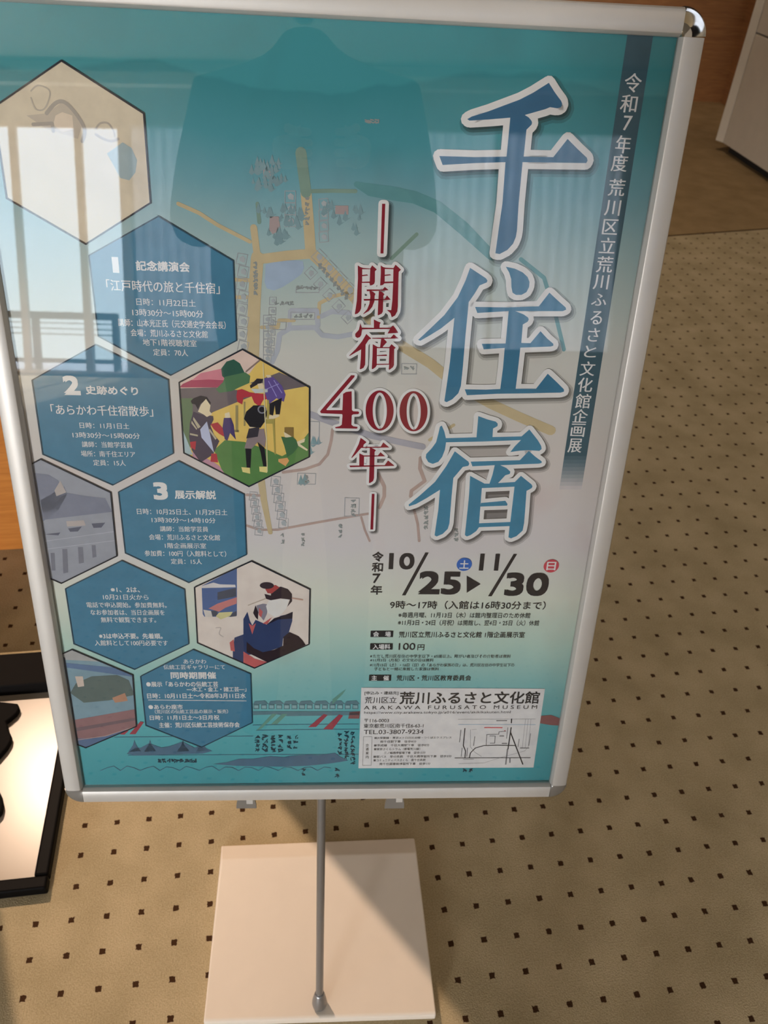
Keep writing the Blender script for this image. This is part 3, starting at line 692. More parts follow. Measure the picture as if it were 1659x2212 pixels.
SEN = [(1140, 120), (1165, 160), (1190, 200), (1222, 245), (1250, 282), (1258, 305), (1256, 325), (1245, 340), (1215, 348), (1150, 338), (1110, 355), (925, 408), (960, 430), (985, 460), (990, 478), (985, 495), (940, 540), (915, 780), (1180, 785), (1308, 622), (1400, 715), (1480, 790), (1487, 815), (1475, 838), (905, 830),
       (870, 1200), (855, 1440), (845, 1500), (820, 1560), (770, 1615), (700, 1652), (662, 1645), (690, 1440), (725, 1200), (752, 830), (480, 838), (190, 855), (160, 775), (480, 785), (762, 780), (795, 432), (600, 448), (430, 458), (410, 445), (450, 422), (600, 375), (720, 330), (880, 270), (1000, 208)]
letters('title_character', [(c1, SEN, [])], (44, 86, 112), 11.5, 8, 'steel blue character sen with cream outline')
JU1 = [(560, 158), (640, 210), (700, 250), (715, 270), (710, 288), (645, 315), (600, 390), (548, 465), (535, 600), (520, 750), (495, 1050), (478, 1215), (455, 1280), (400, 1335), (350, 1360), (330, 1350), (355, 1180), (380, 1000), (400, 800), (420, 605), (300, 700), (200, 762), (115, 810), (95, 803), (200, 705), (330, 580), (450, 420), (520, 270)]
JU2 = [(880, 148), (960, 165), (1030, 198), (1075, 240), (1092, 285), (1088, 330), (1065, 375), (1020, 400), (970, 400), (940, 380), (930, 330), (928, 260), (910, 200)]
JU3 = [(605, 508), (900, 512), (1175, 502), (1270, 380), (1350, 455), (1415, 512), (1420, 532), (1390, 545), (965, 545), (1040, 575), (1080, 603), (1085, 622), (1075, 640), (1032, 665), (1018, 830), (1100, 832), (1190, 725), (1250, 790), (1305, 838), (1305, 855), (1280, 862), (1010, 872), (985, 1100), (968, 1240), (1150, 1240),
       (1255, 1105), (1340, 1185), (1400, 1245), (1400, 1266), (1370, 1275), (800, 1285), (532, 1298), (512, 1245), (700, 1248), (830, 1242), (855, 1050), (870, 875), (682, 887), (665, 838), (878, 835), (905, 545), (625, 562)]
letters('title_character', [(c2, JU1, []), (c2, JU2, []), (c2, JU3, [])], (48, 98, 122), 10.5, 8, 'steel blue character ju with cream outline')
SH1 = [(758, 240), (840, 270), (915, 290), (932, 308), (930, 330), (890, 352), (885, 428), (1145, 422), (1215, 360), (1290, 455), (1320, 505), (1325, 535), (1305, 552), (1200, 545), (1130, 550), (1045, 562), (1085, 510), (1140, 455), (800, 468), (470, 475), (460, 540), (435, 605), (400, 650), (350, 668), (310, 652), (288, 612), (292, 580), (340, 530), (380, 475), (400, 400), (415, 335), (432, 325), (455, 380), (468, 438), (742, 430)]
SH2 = [(548, 555), (600, 595), (670, 648), (678, 668), (668, 686), (620, 695), (535, 795), (520, 950), (500, 1200), (485, 1250), (440, 1295), (385, 1318), (367, 1308), (385, 1180), (400, 1080), (415, 900), (300, 972), (200, 1028), (138, 1048), (135, 1032), (230, 955), (370, 830), (470, 690)]
SH3 = [(690, 648), (900, 642), (1130, 635), (1210, 552), (1270, 605), (1325, 645), (1325, 660), (1300, 666), (955, 680), (1010, 705), (1045, 738), (1040, 758), (1000, 770), (935, 840), (1085, 830), (1140, 775), (1235, 852), (1243, 870), (1236, 885), (1190, 910), (1180, 1050), (1168, 1200), (1155, 1265), (1100, 1315), (1050, 1335), (1028, 1325), (1038, 1225), (765, 1235), (740, 1270), (690, 1305), (655, 1318), (638, 1305),
       (660, 1100), (675, 950), (685, 775), (750, 810), (815, 845), (858, 845), (885, 765), (905, 680), (705, 690)]
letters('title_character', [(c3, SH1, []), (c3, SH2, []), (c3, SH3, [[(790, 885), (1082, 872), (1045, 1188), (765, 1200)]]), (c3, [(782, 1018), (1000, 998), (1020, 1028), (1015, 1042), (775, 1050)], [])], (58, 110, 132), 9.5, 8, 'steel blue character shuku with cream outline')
RED = (120, 24, 34)
d1 = crop(740, 420, 200 / 1659); d2 = crop(740, 600, 200 / 1659); d3 = crop(680, 760, 260 / 1659); d4 = crop(700, 920, 200 / 1659)
letters('subtitle_dash', [(d1, [(707, 165), (765, 165), (732, 1055), (678, 1055)], [])], RED, 6.8, 5, 'upper red dash of the subtitle', (6, 6))
Q = lambda pts: [(x, y + 1493) for x, y in pts]
KAI = [([(272, 1268), (320, 1298), (370, 1315), (495, 1325), (530, 1268), (612, 1340), (580, 1375), (578, 1560), (565, 1600), (530, 1622), (492, 1630), (480, 1582), (345, 1582), (340, 1900), (332, 2040), (310, 2090), (270, 2130), (222, 2145), (220, 2130), (255, 1900), (275, 1500)], [[(352, 1337), (495, 1337), (485, 1558), (350, 1562)]]),
       ([(350, 1440), (440, 1430), (458, 1450), (350, 1462)], []),
       ([(683, 1268), (730, 1300), (770, 1310), (910, 1318), (948, 1255), (1045, 1345), (1005, 1385), (998, 1600), (990, 2000), (980, 2090), (940, 2165), (880, 2198), (855, 2120), (790, 2065), (870, 2070), (890, 1900), (905, 1585), (750, 1590), (720, 1620), (672, 1628), (685, 1400)], [[(757, 1332), (910, 1337), (905, 1556), (754, 1560)]]),
       ([(754, 1436), (850, 1427), (870, 1444), (754, 1458)], []),
       (Q([(430, 206), (715, 208), (755, 160), (825, 217), (730, 228), (435, 238)]), []), (Q([(375, 376), (755, 378), (795, 312), (862, 390), (755, 398), (385, 408)]), []),
       (Q([(480, 225), (545, 245), (590, 285), (575, 320), (570, 420), (530, 520), (470, 590), (375, 648), (370, 640), (440, 560), (480, 460), (497, 330)]), []), (Q([(650, 228), (700, 245), (750, 290), (730, 320), (722, 600), (700, 640), (640, 668), (628, 665), (640, 400)]), [])]
letters('subtitle_character', [(d1, a, h) for a, h in KAI], RED, 6, 5, 'crimson character kai of the subtitle', (6, 6))
SS = [([(560, 742), (620, 775), (685, 800), (665, 830), (662, 890), (850, 893), (905, 850), (950, 905), (995, 975), (990, 985), (805, 995), (850, 914), (350, 920), (335, 1020), (310, 1060), (265, 1075), (228, 1050), (225, 1000), (290, 930), (310, 850), (318, 805), (345, 890), (560, 893)], []),
      ([(425, 1002), (470, 1045), (515, 1085), (470, 1105), (412, 1195), (405, 1550), (375, 1610), (318, 1638), (308, 1625), (325, 1450), (332, 1280), (240, 1332), (125, 1397), (120, 1388), (230, 1280), (350, 1130)], []),
      ([(530, 1073), (860, 1070), (915, 1010), (1005, 1084), (740, 1090), (795, 1148), (725, 1225), (720, 1240), (835, 1240), (875, 1185), (952, 1250), (925, 1275), (920, 1560), (900, 1600), (840, 1645), (825, 1635), (835, 1552), (615, 1557), (590, 1600), (535, 1635), (522, 1625), (535, 1400), (540, 1185), (630, 1238), (670, 1240), (690, 1092), (530, 1088)], [[(615, 1257), (838, 1257), (828, 1536), (612, 1538)]]),
      ([(614, 1383), (790, 1370), (797, 1396), (614, 1398)], [])]
letters('subtitle_character', [(d2, a, h) for a, h in SS], RED, 6, 5, 'crimson character shuku of the subtitle', (6, 6))
FOUR = [(500, 318), (550, 320), (545, 345), (160, 790), (170, 800), (380, 800), (390, 575), (430, 550), (508, 540), (512, 800), (530, 815), (600, 818), (612, 835), (600, 855), (530, 858), (510, 870), (505, 1000), (530, 1022), (585, 1030), (590, 1042), (580, 1055), (285, 1050), (280, 1035), (345, 1020), (372, 1000), (382, 870), (375, 855), (90, 843), (73, 825), (80, 808)]
for sh_, lb in ((FOUR, 'crimson figure four'), (None, 'first crimson zero'), (0, 'second crimson zero')):
    if sh_ is FOUR: s_ = [(d3, FOUR, [])]
    else: cx = 893 if sh_ is None else 1360; cy = 805 if sh_ is None else 815; s_ = [(d3, ellipse(cx, cy, 193, 277), [ellipse(cx + 2, cy + 3, 97, 251)])]
    letters('subtitle_numeral', s_, RED, 5.6, 5, lb, (6, 6))
NEN = [[(655, 208), (710, 245), (762, 285), (710, 330), (700, 372), (1015, 366), (1060, 290), (1170, 382), (665, 390), (620, 440), (560, 510), (495, 572), (490, 560), (560, 440), (620, 320)], [(632, 485), (718, 525), (712, 714), (630, 714)], [(715, 523), (965, 524), (1010, 465), (1095, 540), (715, 544)],
       [(452, 705), (1085, 698), (1145, 612), (1258, 704), (1250, 712), (470, 734)], [(820, 375), (880, 400), (930, 430), (905, 460), (895, 930), (880, 980), (830, 1015), (803, 1018), (815, 700)]]
letters('subtitle_character', [(d4, a, []) for a in NEN], RED, 5.8, 5, 'crimson character nen of the subtitle', (6, 6))
letters('subtitle_dash', [(crop(0, 0, 1), [(803, 1066), (809, 1066), (806, 1143), (800, 1143)], [])], RED, 5, 5, 'lower red dash of the subtitle', (5, 5))

# --- hexagonal panels
def hexa(top, ur, lr, bot):
    t, a, b, c = B(*top), B(*ur), B(*lr), B(*bot); m_ = ((t[0] + c[0]) / 2, (t[1] + c[1]) / 2)
    return [t, (2 * m_[0] - b[0], 2 * m_[1] - b[1]), (2 * m_[0] - a[0], 2 * m_[1] - a[1]), c, b, a]      # counter-clockwise
def panel(name, hx, fillc, edgec, label, lines=(), textc=(206, 202, 196), edge=1.2):
    g_ = group_part(name, label)
    gl_ = art('pale_surround', 4, (176, 170, 160), g_) if False else None
    p = art('panel_face', 5, fillc, g_); p.poly(hx)
    e_ = art('panel_border', 10, edgec, g_); e_.stroke(hx, edge * PXM, closed=True)
    if lines:
        t_ = art('panel_lettering', 7, textc, g_)
        for ln in lines: type_line(t_, *ln)
    return g_
TL_ = (60, 104, 124); TE = (38, 60, 72)
H0 = hexa((133, 131), (311, 245), (325.6, 438), (186, 527))
H1 = hexa((342.4, 466.8), (504, 563), (511, 735), (369, 810)); H2 = hexa((206.7, 744), (363.7, 820), (374.6, 978.5), (244, 1047))
H3 = hexa((386, 995), (527.4, 1067), (532.5, 1197), (408.4, 1257.6)); H4 = hexa((263.7, 1210), (398.7, 1272), (408, 1389.7), (291, 1445)); H5 = hexa((417.7, 1402), (541.4, 1454.6), (545, 1560), (435.5, 1613))
HA = hexa((524, 754), (668.7, 836), (668, 986), (538, 1050)); HL = hexa((543.5, 1211), (669.6, 1272), (667.5, 1390.5), (549.8, 1442))
HG = hexa((88.6, 991), (239.6, 1063), (253, 1200), (133, 1259)); HB = hexa((156, 1402), (287, 1457), (295, 1567.7), (185.7, 1614))
panel('event_panel', H1, TL_, TE, 'blue hexagon numbered 1', [('1', 250, 572, 14, 34, .05), ('記念講演会', 352, 575, 116, 22, .03), ('「江戸時代の旅と千住宿」', 353, 619, 244, 25, .012), ('日時：11月22日土', 359, 653, 128, 16), ('13時30分〜15時00分', 363, 676, 153, 16),
      ('講師：山本光正氏（元交通史学会会長）', 372, 699, 232, 17), ('会場：荒川ふるさと文化館', 366, 720, 166, 16), ('地下1階視聴覚室', 367, 740, 116, 15), ('定員：70人', 369, 761, 75, 15)])
panel('event_panel', H2, TL_, TE, 'blue hexagon numbered 2', [('2', 155, 832, 36, 42, .06), ('史跡めぐり', 242, 843, 113, 19, .03), ('「あらかわ千住宿散歩」', 221, 886, 220, 23), ('日時：11月1日土', 226, 919, 107, 13), ('13時30分〜15時00分', 230, 940, 145, 13),
      ('講師：当館学芸員', 232, 960, 109, 13), ('場所：南千住エリア', 234, 980, 117, 13), ('定員：15人', 237, 999, 70, 13)])
panel('event_panel', H3, TL_, TE, 'blue hexagon numbered 3', [('3', 347, 1060, 31, 38, .06), ('展示解説', 422, 1068, 89, 19, .03), ('日時：10月25日土、11月29日土', 394, 1105, 195, 13), ('13時30分〜14時10分', 397, 1123, 138, 12), ('講師：当館学芸員', 398, 1142, 104, 12),
      ('会場：荒川ふるさと文化館', 399, 1160, 153, 12.5), ('1階企画展示室', 401, 1178, 89, 12), ('参加費：100円（入館料として）', 401, 1195, 176, 13), ('定員：15人', 403, 1212, 67, 12)])
panel('event_panel', H4, TL_, TE, 'blue hexagon of booking notes', [('※1、2は、', 271, 1273, 63, 11, .02), ('10月21日火から', 272, 1289, 98, 12), ('電話で申込開始。参加費無料。', 274, 1306, 173, 12), ('なお参加者は、当日企画展を', 276, 1322, 160, 12), ('無料で観覧できます。', 278, 1338, 119, 12),
      ('※3は申込不要。先着順。', 283, 1373, 137, 12, .018), ('入館料として100円必要です', 284, 1388, 158, 12)])
g5 = panel('event_panel', H5, TL_, TE, 'blue hexagon about the craft gallery', [('あらかわ', 421, 1428, 49, 9.5), ('伝統工芸ギャラリーにて', 420, 1440, 133, 10.5), ('同時期開催', 418, 1458, 98, 15, .03), ('●展示「あらかわの伝統工芸', 394, 1477, 155, 11.5, .018), ('―木工・金工・諸工芸―」', 468, 1488, 129, 10.5, .018),
      ('日時：10月11日土〜令和8年3月11日水', 425, 1502, 213, 11.5, .018), ('●あらわ座市', 358, 1526, 74, 10.5, .018), ('（荒川区の伝統工芸品の展示・販売）', 414, 1536, 158, 9), ('日時：11月1日土〜3日月祝', 399, 1549, 150, 10.5, .018), ('主催：荒川区伝統工芸技術保存会', 431, 1565, 174, 11.5, .018)])
ln = art('dividing_line', 7, (206, 202, 196), g5); ln.stroke(P_([(321, 1511), (532, 1513)]), .9 * PXM)

def picture(name, hx, base, label, shapes, fn, lines=()):
    g_ = panel(name, hx, base, (24, 26, 34), label, edge=1.5)
    by = {}
    for i, (nm, col, pts) in enumerate(shapes):
        key = (nm, col)
        if key not in by: by[key] = art(nm, 6 + min(3, len(by) * 4 // max(1, len(shapes))), col, g_); by[key].w = .00012 * 6 + .00001 * len(by)
        if isinstance(pts, tuple): by[key].ell(B(*pts[0]), pts[1] * PXM, pts[2] * PXM, hx)
        else: CLIPDRAW(by[key], fn(pts), hx)
    for nm, col, pts, wd in lines:
        if len(pts) > 3:
            sm = []
            for i in range(len(pts) - 1):
                p0, p1, p2, p3 = pts[max(i - 1, 0)], pts[i], pts[i + 1], pts[min(i + 2, len(pts) - 1)]
                for t in (0, .25, .5, .75):
                    sm.append(tuple(.5 * (2 * p1[k] + (p2[k] - p0[k]) * t + (2 * p0[k] - 5 * p1[k] + 4 * p2[k] - p3[k]) * t * t + (3 * p1[k] - p0[k] - 3 * p2[k] + p3[k]) * t ** 3) for k in (0, 1)))
            pts = sm + [pts[-1]]
        q = art(nm, 6, col, g_); q.w = .00012 * 6 + .00001 * (len(by) + 3)
        q.stroke(fn(pts), wd * PXM, hx)
    return g_
def CLIPDRAW(pr, pts, hx):
    """triangulate first so concave shapes clip cleanly"""
    vs = [Vector((p[0], p[1], 0)) for p in pts]
    for t in tessellate_polygon([vs]):
        tri = [(vs[i].x, vs[i].y) for i in t]
        ar = (tri[1][0] - tri[0][0]) * (tri[2][1] - tri[0][1]) - (tri[1][1] - tri[0][1]) * (tri[2][0] - tri[0][0])
        if ar < 0: tri.reverse()
        pr.poly(tri, hx)
SK = (206, 176, 142); BLK = (24, 20, 24)
picture('picture_panel', HA, (204, 162, 84), 'hexagonal print of townspeople in kimono beside a yellow building', [
    ('sky', (196, 164, 148), [(790, 60), (400, 280), (60, 460), (75, 520), (600, 500), (880, 340), (985, 190)]),
    ('red_cloud', (150, 52, 76), [(130, 460), (330, 370), (540, 400), (590, 420), (600, 500), (90, 500)]), ('pink_cloud', (186, 108, 116), [(330, 340), (560, 290), (600, 420), (420, 410), (230, 420)]),
    ('roof', (96, 82, 82), [(60, 510), (500, 500), (740, 530), (900, 600), (700, 680), (470, 775), (430, 800), (300, 830), (60, 820)]), ('roof', (96, 82, 82), [(880, 450), (1030, 400), (1210, 330), (1550, 480), (1270, 530), (1090, 480)]),
    ('shrub', (92, 104, 74), [(60, 620), (240, 620), (240, 800), (230, 1000), (220, 1180), (100, 1000)]),
    ('lawn', (78, 110, 58), [(600, 1090), (820, 1110), (1060, 1190), (1240, 1270), (1400, 1180), (1550, 990), (1560, 1290), (870, 1620), (590, 1480), (480, 1200)]),
    ('pale_path', (150, 160, 158), [(100, 900), (190, 1120), (240, 1250), (100, 1260)]), ('pale_path', (170, 120, 130), [(240, 1220), (470, 1330), (540, 1380), (610, 1480), (240, 1300)]),
    ('tree_crown', (38, 74, 58), [(620, 210), (700, 185), (770, 230), (820, 330), (830, 420), (740, 450), (620, 420), (570, 370), (560, 290)]), ('tree_skirt', (70, 100, 66), [(600, 380), (830, 330), (885, 370), (875, 450), (760, 500), (680, 540), (540, 560), (500, 520), (580, 440)]),
    ('posts', (140, 120, 78), [(720, 700), (750, 700), (750, 1000), (720, 1000)]), ('posts', (140, 120, 78), [(812, 660), (830, 660), (830, 930), (812, 930)]), ('posts', (140, 120, 78), [(700, 975), (760, 975), (760, 1000), (700, 1000)]),
    ('kimono_striped', (66, 54, 66), [(250, 770), (330, 800), (470, 820), (475, 860), (440, 930), (480, 1030), (540, 1100), (470, 1250), (330, 1340), (230, 1200), (200, 1050), (210, 900)]),
    ('kimono_stripes', (166, 148, 122), [(230, 870), (290, 960), (285, 975), (225, 900)]), ('kimono_stripes', (166, 148, 122), [(210, 1010), (300, 1030), (298, 1048), (210, 1030)]), ('kimono_stripes', (166, 148, 122), [(430, 960), (510, 1070), (495, 1085), (425, 985)]), ('kimono_stripes', (166, 148, 122), [(250, 830), (330, 940), (300, 960), (245, 860)]),
    ('sash', (164, 160, 176), [(400, 880), (430, 1000), (480, 1230), (440, 1180), (340, 1060), (325, 970)]), ('hair', (34, 28, 34), [(220, 650), (250, 620), (330, 590), (400, 605), (445, 670), (435, 700), (390, 640), (330, 680), (300, 745), (270, 690), (230, 680)]),
    ('faces', SK, [(335, 690), (390, 628), (440, 700), (430, 765), (460, 800), (400, 830), (360, 800), (300, 770)]), ('red_cloth', (160, 44, 52), [(450, 1240), (510, 1240), (525, 1340), (440, 1330)]), ('red_cloth', (160, 44, 52), [(210, 1110), (280, 1100), (270, 1200), (220, 1170)]),
    ('purple_robe', (62, 46, 86), [(590, 840), (670, 840), (700, 920), (710, 1010), (725, 1085), (660, 1010), (630, 1095), (600, 1080), (575, 950)]), ('faces', SK, [(600, 790), (650, 775), (665, 835), (605, 845)]),
    ('red_cloth', (160, 44, 52), [(440, 910), (520, 890), (600, 980), (610, 1060), (540, 1020), (480, 970)]),
    ('plaid_coat', (86, 66, 118), [(1040, 400), (1140, 380), (1240, 480), (1280, 580), (1260, 660), (1180, 620), (1090, 690), (1050, 560)]), ('dark_legs', BLK, [(1100, 680), (1240, 615), (1215, 800), (1170, 800), (1160, 700), (1140, 815), (1100, 800)]),
    ('faces', SK, [(965, 460), (1025, 450), (1040, 515), (985, 530)]), ('hair', (34, 28, 34), [(880, 480), (960, 400), (1030, 405), (1010, 450), (960, 470), (890, 510)]), ('scarf', (170, 166, 158), [(890, 515), (1080, 515), (1080, 552), (940, 565)]), ('faces', SK, [(1060, 360), (1110, 360), (1140, 420), (1110, 450)]),
    ('red_cloth', (160, 44, 52), [(740, 530), (790, 518), (880, 555), (1000, 570), (1100, 575), (1095, 625), (1030, 640), (990, 715), (930, 670), (900, 600), (810, 615), (795, 690), (740, 660), (730, 600)]),
    ('dark_coat', BLK, [(920, 700), (1040, 700), (1080, 780), (1050, 880), (1000, 950), (880, 940), (815, 850), (840, 770)]), ('crest', (110, 104, 110), ((566, 884), 9, 9)), ('crest_centre', BLK, ((566, 884), 6, 6)),
    ('loincloth', (126, 106, 104), [(850, 1070), (900, 980), (1040, 960), (1060, 1080), (1050, 1170), (970, 1110), (900, 1185), (820, 1180)]), ('dark_belt', (48, 40, 46), [(870, 960), (990, 940), (970, 1050), (840, 1070)]),
    ('dark_legs', BLK, [(830, 1185), (900, 1175), (888, 1400), (845, 1395)]), ('dark_legs', BLK, [(965, 1110), (1045, 1175), (1070, 1385), (1030, 1380), (1000, 1220)]), ('sandals', (214, 178, 110), [(785, 1390), (880, 1398), (885, 1465), (800, 1445)]), ('sandals', (214, 178, 110), [(985, 1385), (1075, 1385), (1075, 1455), (990, 1440)]), ('faces', SK, [(870, 930), (930, 940), (945, 985), (890, 980)]),
    ('stool', (150, 130, 66), [(1055, 855), (1160, 850), (1160, 905), (1060, 905)]), ('stool', (150, 130, 66), [(1135, 900), (1160, 900), (1170, 1255), (1155, 1240)]), ('stool', (150, 130, 66), [(1075, 640), (1095, 640), (1095, 850), (1070, 850)]), ('faces', SK, [(1035, 850), (1090, 815), (1200, 800), (1215, 820), (1130, 860)]),
    ('doorway', (120, 92, 48), [(1268, 945), (1370, 945), (1370, 1060), (1268, 1000)]), ('green_child', (60, 90, 56), [(1230, 1050), (1290, 1060), (1360, 1050), (1400, 1090), (1425, 1160), (1370, 1230), (1300, 1280), (1265, 1150)]), ('faces', SK, [(1260, 1000), (1310, 985), (1345, 1055), (1275, 1065)]),
    ('faces', SK, [(1400, 1110), (1500, 1068), (1490, 1110), (1440, 1130), (1530, 1195), (1520, 1210), (1400, 1140)]), ('child_feet', (196, 138, 84), [(1200, 1300), (1300, 1285), (1320, 1320), (1280, 1380), (1200, 1330)])],
    crop(370, 740, 320 / 1659), [('rope', (190, 172, 130), [(1030, 230), (1050, 820), (1068, 1100), (1075, 1440)], 1.0), ('pole_line', (120, 96, 84), [(985, 200), (840, 320)], 1.6), ('plaid_lines', (140, 124, 170), [(1090, 430), (1180, 600)], .8), ('plaid_lines', (140, 124, 170), [(1150, 420), (1240, 560)], .8), ('plaid_lines', (140, 124, 170), [(1060, 520), (1200, 460)], .8)])
BL_ = (42, 52, 82)
picture('picture_panel', HL, (200, 178, 164), 'hexagonal print of a seated woman in a blue kimono', [
    ('scroll_picture', (70, 86, 122), [(205, 370), (640, 150), (640, 735), (560, 752), (240, 752), (218, 720)]), ('scroll_snow', (190, 176, 170), [(205, 372), (350, 330), (430, 352), (620, 357), (625, 388), (205, 398)]), ('scroll_grove', (66, 66, 76), [(400, 450), (520, 420), (630, 395), (632, 500), (400, 545)]),
    ('scroll_bank', (174, 104, 98), [(290, 650), (400, 590), (640, 510), (635, 590), (500, 640), (420, 690)]), ('scroll_foam', (188, 172, 160), [(225, 665), (320, 680), (340, 755), (250, 755)]), ('scroll_sand', (184, 168, 118), [(380, 745), (420, 700), (590, 690), (560, 740), (440, 785)]), ('scroll_grove', (66, 66, 76), [(310, 680), (400, 670), (400, 740), (330, 750)]), ('scroll_grove', (66, 66, 76), [(520, 740), (635, 680), (635, 745), (560, 755)]),
    ('kimono_blue', BL_, [(770, 690), (800, 800), (830, 860), (870, 790), (1010, 850), (1180, 740), (1320, 710), (1325, 800), (1280, 950), (1210, 1020), (1200, 1120), (1000, 1190), (740, 1230), (720, 1340), (590, 1280), (590, 1180), (610, 1010), (720, 970), (720, 780)]),
    ('collar', (120, 110, 116), [(880, 615), (960, 590), (1030, 600), (1010, 720), (970, 800), (910, 720)]), ('collar_edge', (40, 28, 34), [(840, 705), (870, 610), (905, 700), (900, 790), (870, 760)]), ('black_shoulder', (28, 22, 34), [(1000, 855), (1100, 770), (1220, 735), (1330, 690), (1325, 775), (1150, 785)]),
    ('obi', (40, 26, 30), [(760, 1060), (850, 1140), (960, 1190), (1100, 1160), (1210, 1110), (1215, 1000), (1290, 940), (1400, 990), (1450, 1040), (1490, 1100), (1030, 1320), (760, 1190)]), ('red_lining', (172, 82, 78), [(785, 830), (830, 865), (875, 830), (830, 970)]), ('red_lining', (172, 82, 78), [(550, 1070), (600, 1030), (615, 1180), (565, 1170)]), ('red_lining', (172, 82, 78), [(960, 835), (1075, 755), (1015, 845)]),
    ('red_lining', (172, 82, 78), [(720, 1180), (860, 1270), (1010, 1310), (880, 1400), (720, 1320)]), ('red_lining', (172, 82, 78), [(915, 640), (960, 690), (940, 760), (910, 730)]), ('face', (210, 190, 178), [(1035, 550), (1150, 535), (1285, 530), (1250, 650), (1190, 720), (1110, 758), (1020, 700), (1000, 620)]),
    ('hair', (46, 32, 36), [(1060, 420), (1180, 380), (1270, 410), (1320, 470), (1322, 560), (1260, 632), (1295, 540), (1180, 525), (1060, 548), (1000, 530), (980, 470), (1060, 490)]), ('hair_ribbon', (150, 60, 56), [(990, 410), (1060, 370), (1120, 360), (1165, 390), (1070, 465), (1020, 460)]), ('hair_bun', (50, 36, 40), ((576.5, 1264), 16, 9))],
    crop(400, 1200, 290 / 1659), [('hairpins', (168, 146, 128), [(780, 610), (990, 530)], 1.2), ('hairpins', (176, 134, 116), [(1325, 522), (1450, 542)], 1.8), ('faint_signature', (176, 158, 148), [(380, 890), (440, 890), (420, 960), (470, 1000)], 1.0)])
picture('picture_panel', HG, (136, 132, 136), 'grey hexagonal print of a bridge over misty water', [
    ('dark_margin', (66, 62, 68), [(120, 700), (172, 740), (245, 1290), (200, 1310)]), ('misty_hills', (112, 110, 120), [(170, 760), (250, 770), (300, 800), (330, 860), (450, 880), (540, 890), (575, 960), (400, 980), (230, 1000)]), ('misty_hills', (112, 110, 120), [(210, 900), (330, 830), (345, 870), (300, 950), (220, 1010)]),
    ('pale_bank', (160, 144, 136), [(340, 1008), (430, 1003), (440, 1030), (345, 1035)]), ('pale_bank', (160, 144, 136), [(280, 850), (310, 800), (340, 860), (290, 880)]), ('dark_boats', (84, 82, 92), [(350, 1045), (420, 1035), (400, 1060), (360, 1062)]), ('dark_boats', (84, 82, 92), [(470, 1020), (540, 1015), (520, 1040), (480, 1042)]), ('dark_boats', (84, 82, 92), [(230, 1075), (310, 1065), (300, 1080)]),
    ('bridge_piles', (108, 104, 110), [(320, 1150), (345, 1150), (350, 1270), (325, 1275)]), ('bridge_piles', (108, 104, 110), [(400, 1140), (425, 1140), (430, 1220), (405, 1225)]), ('bridge_piles', (108, 104, 110), [(470, 1130), (490, 1130), (495, 1190), (475, 1195)]), ('bridge_piles', (108, 104, 110), [(260, 1170), (280, 1170), (285, 1260), (265, 1260)])],
    crop(0, 700, 700 / 1659), [('railing_lines', (156, 150, 152), [(230, 1110), (590, 1060)], .8), ('railing_lines', (156, 150, 152), [(240, 1150), (600, 1105)], .8)])
picture('picture_panel', HB, (112, 130, 136), 'hexagonal print of a brown bridge and dark grove', [
    ('pale_sky', (150, 142, 136), [(320, 600), (380, 595), (520, 660), (330, 650)]), ('blue_band', (84, 100, 124), [(325, 665), (690, 700), (700, 740), (340, 690)]), ('grove', (82, 90, 84), [(390, 770), (470, 735), (600, 728), (660, 755), (690, 830), (560, 858), (430, 870), (360, 820)]), ('moon_patch', (184, 160, 144), [(385, 735), (425, 735), (432, 785), (400, 790)]),
    ('hut', (160, 114, 90), [(575, 845), (640, 820), (655, 860), (590, 870)]), ('brown_bridge', (128, 92, 90), [(370, 960), (540, 930), (710, 900), (710, 990), (520, 1045), (390, 1060)]), ('bridge_shade', (104, 82, 84), [(380, 1000), (700, 945), (705, 958), (385, 1018)]), ('river_blue', (80, 94, 118), [(390, 1055), (520, 1045), (660, 1000), (480, 1110), (400, 1110)]), ('dark_margin', (58, 66, 76), [(300, 620), (335, 640), (405, 1090), (370, 1100)])],
    crop(0, 1150, 700 / 1659), [('bridge_line', (160, 128, 118), [(400, 1060), (540, 1040), (700, 990)], 1.0)])
picture('picture_panel', H0, (190, 168, 142), 'beige hexagonal print of a faintly drawn figure', [
    ('faint_robe', (172, 152, 132), [(240, 620), (420, 740), (700, 830), (740, 700), (660, 590), (560, 500), (420, 600)]), ('faint_face', (198, 172, 148), [(500, 620), (560, 590), (650, 620), (660, 740), (560, 770), (480, 700)]), ('faint_shoulder', (140, 148, 146), [(1100, 860), (1180, 910), (1230, 1020), (1215, 1130), (1160, 1200), (1080, 1180), (960, 960)])],
    crop(0, 100, 400 / 1659), [('faint_lines', (150, 134, 120), [(420, 600), (500, 510), (580, 500), (680, 600), (760, 740), (740, 850)], 3.2), ('faint_lines', (150, 134, 120), [(300, 700), (470, 690), (480, 760)], 3), ('faint_lines', (158, 140, 124), [(860, 740), (900, 690), (970, 690), (1020, 760), (1030, 810)], 1.6), ('faint_lines', (158, 140, 124), [(860, 790), (930, 830), (1000, 850), (1060, 830)], 2.4),
        ('faint_lines', (164, 146, 128), [(280, 400), (340, 350), (430, 380), (450, 440), (400, 560), (320, 560), (280, 460)], 1.2)])
flush()

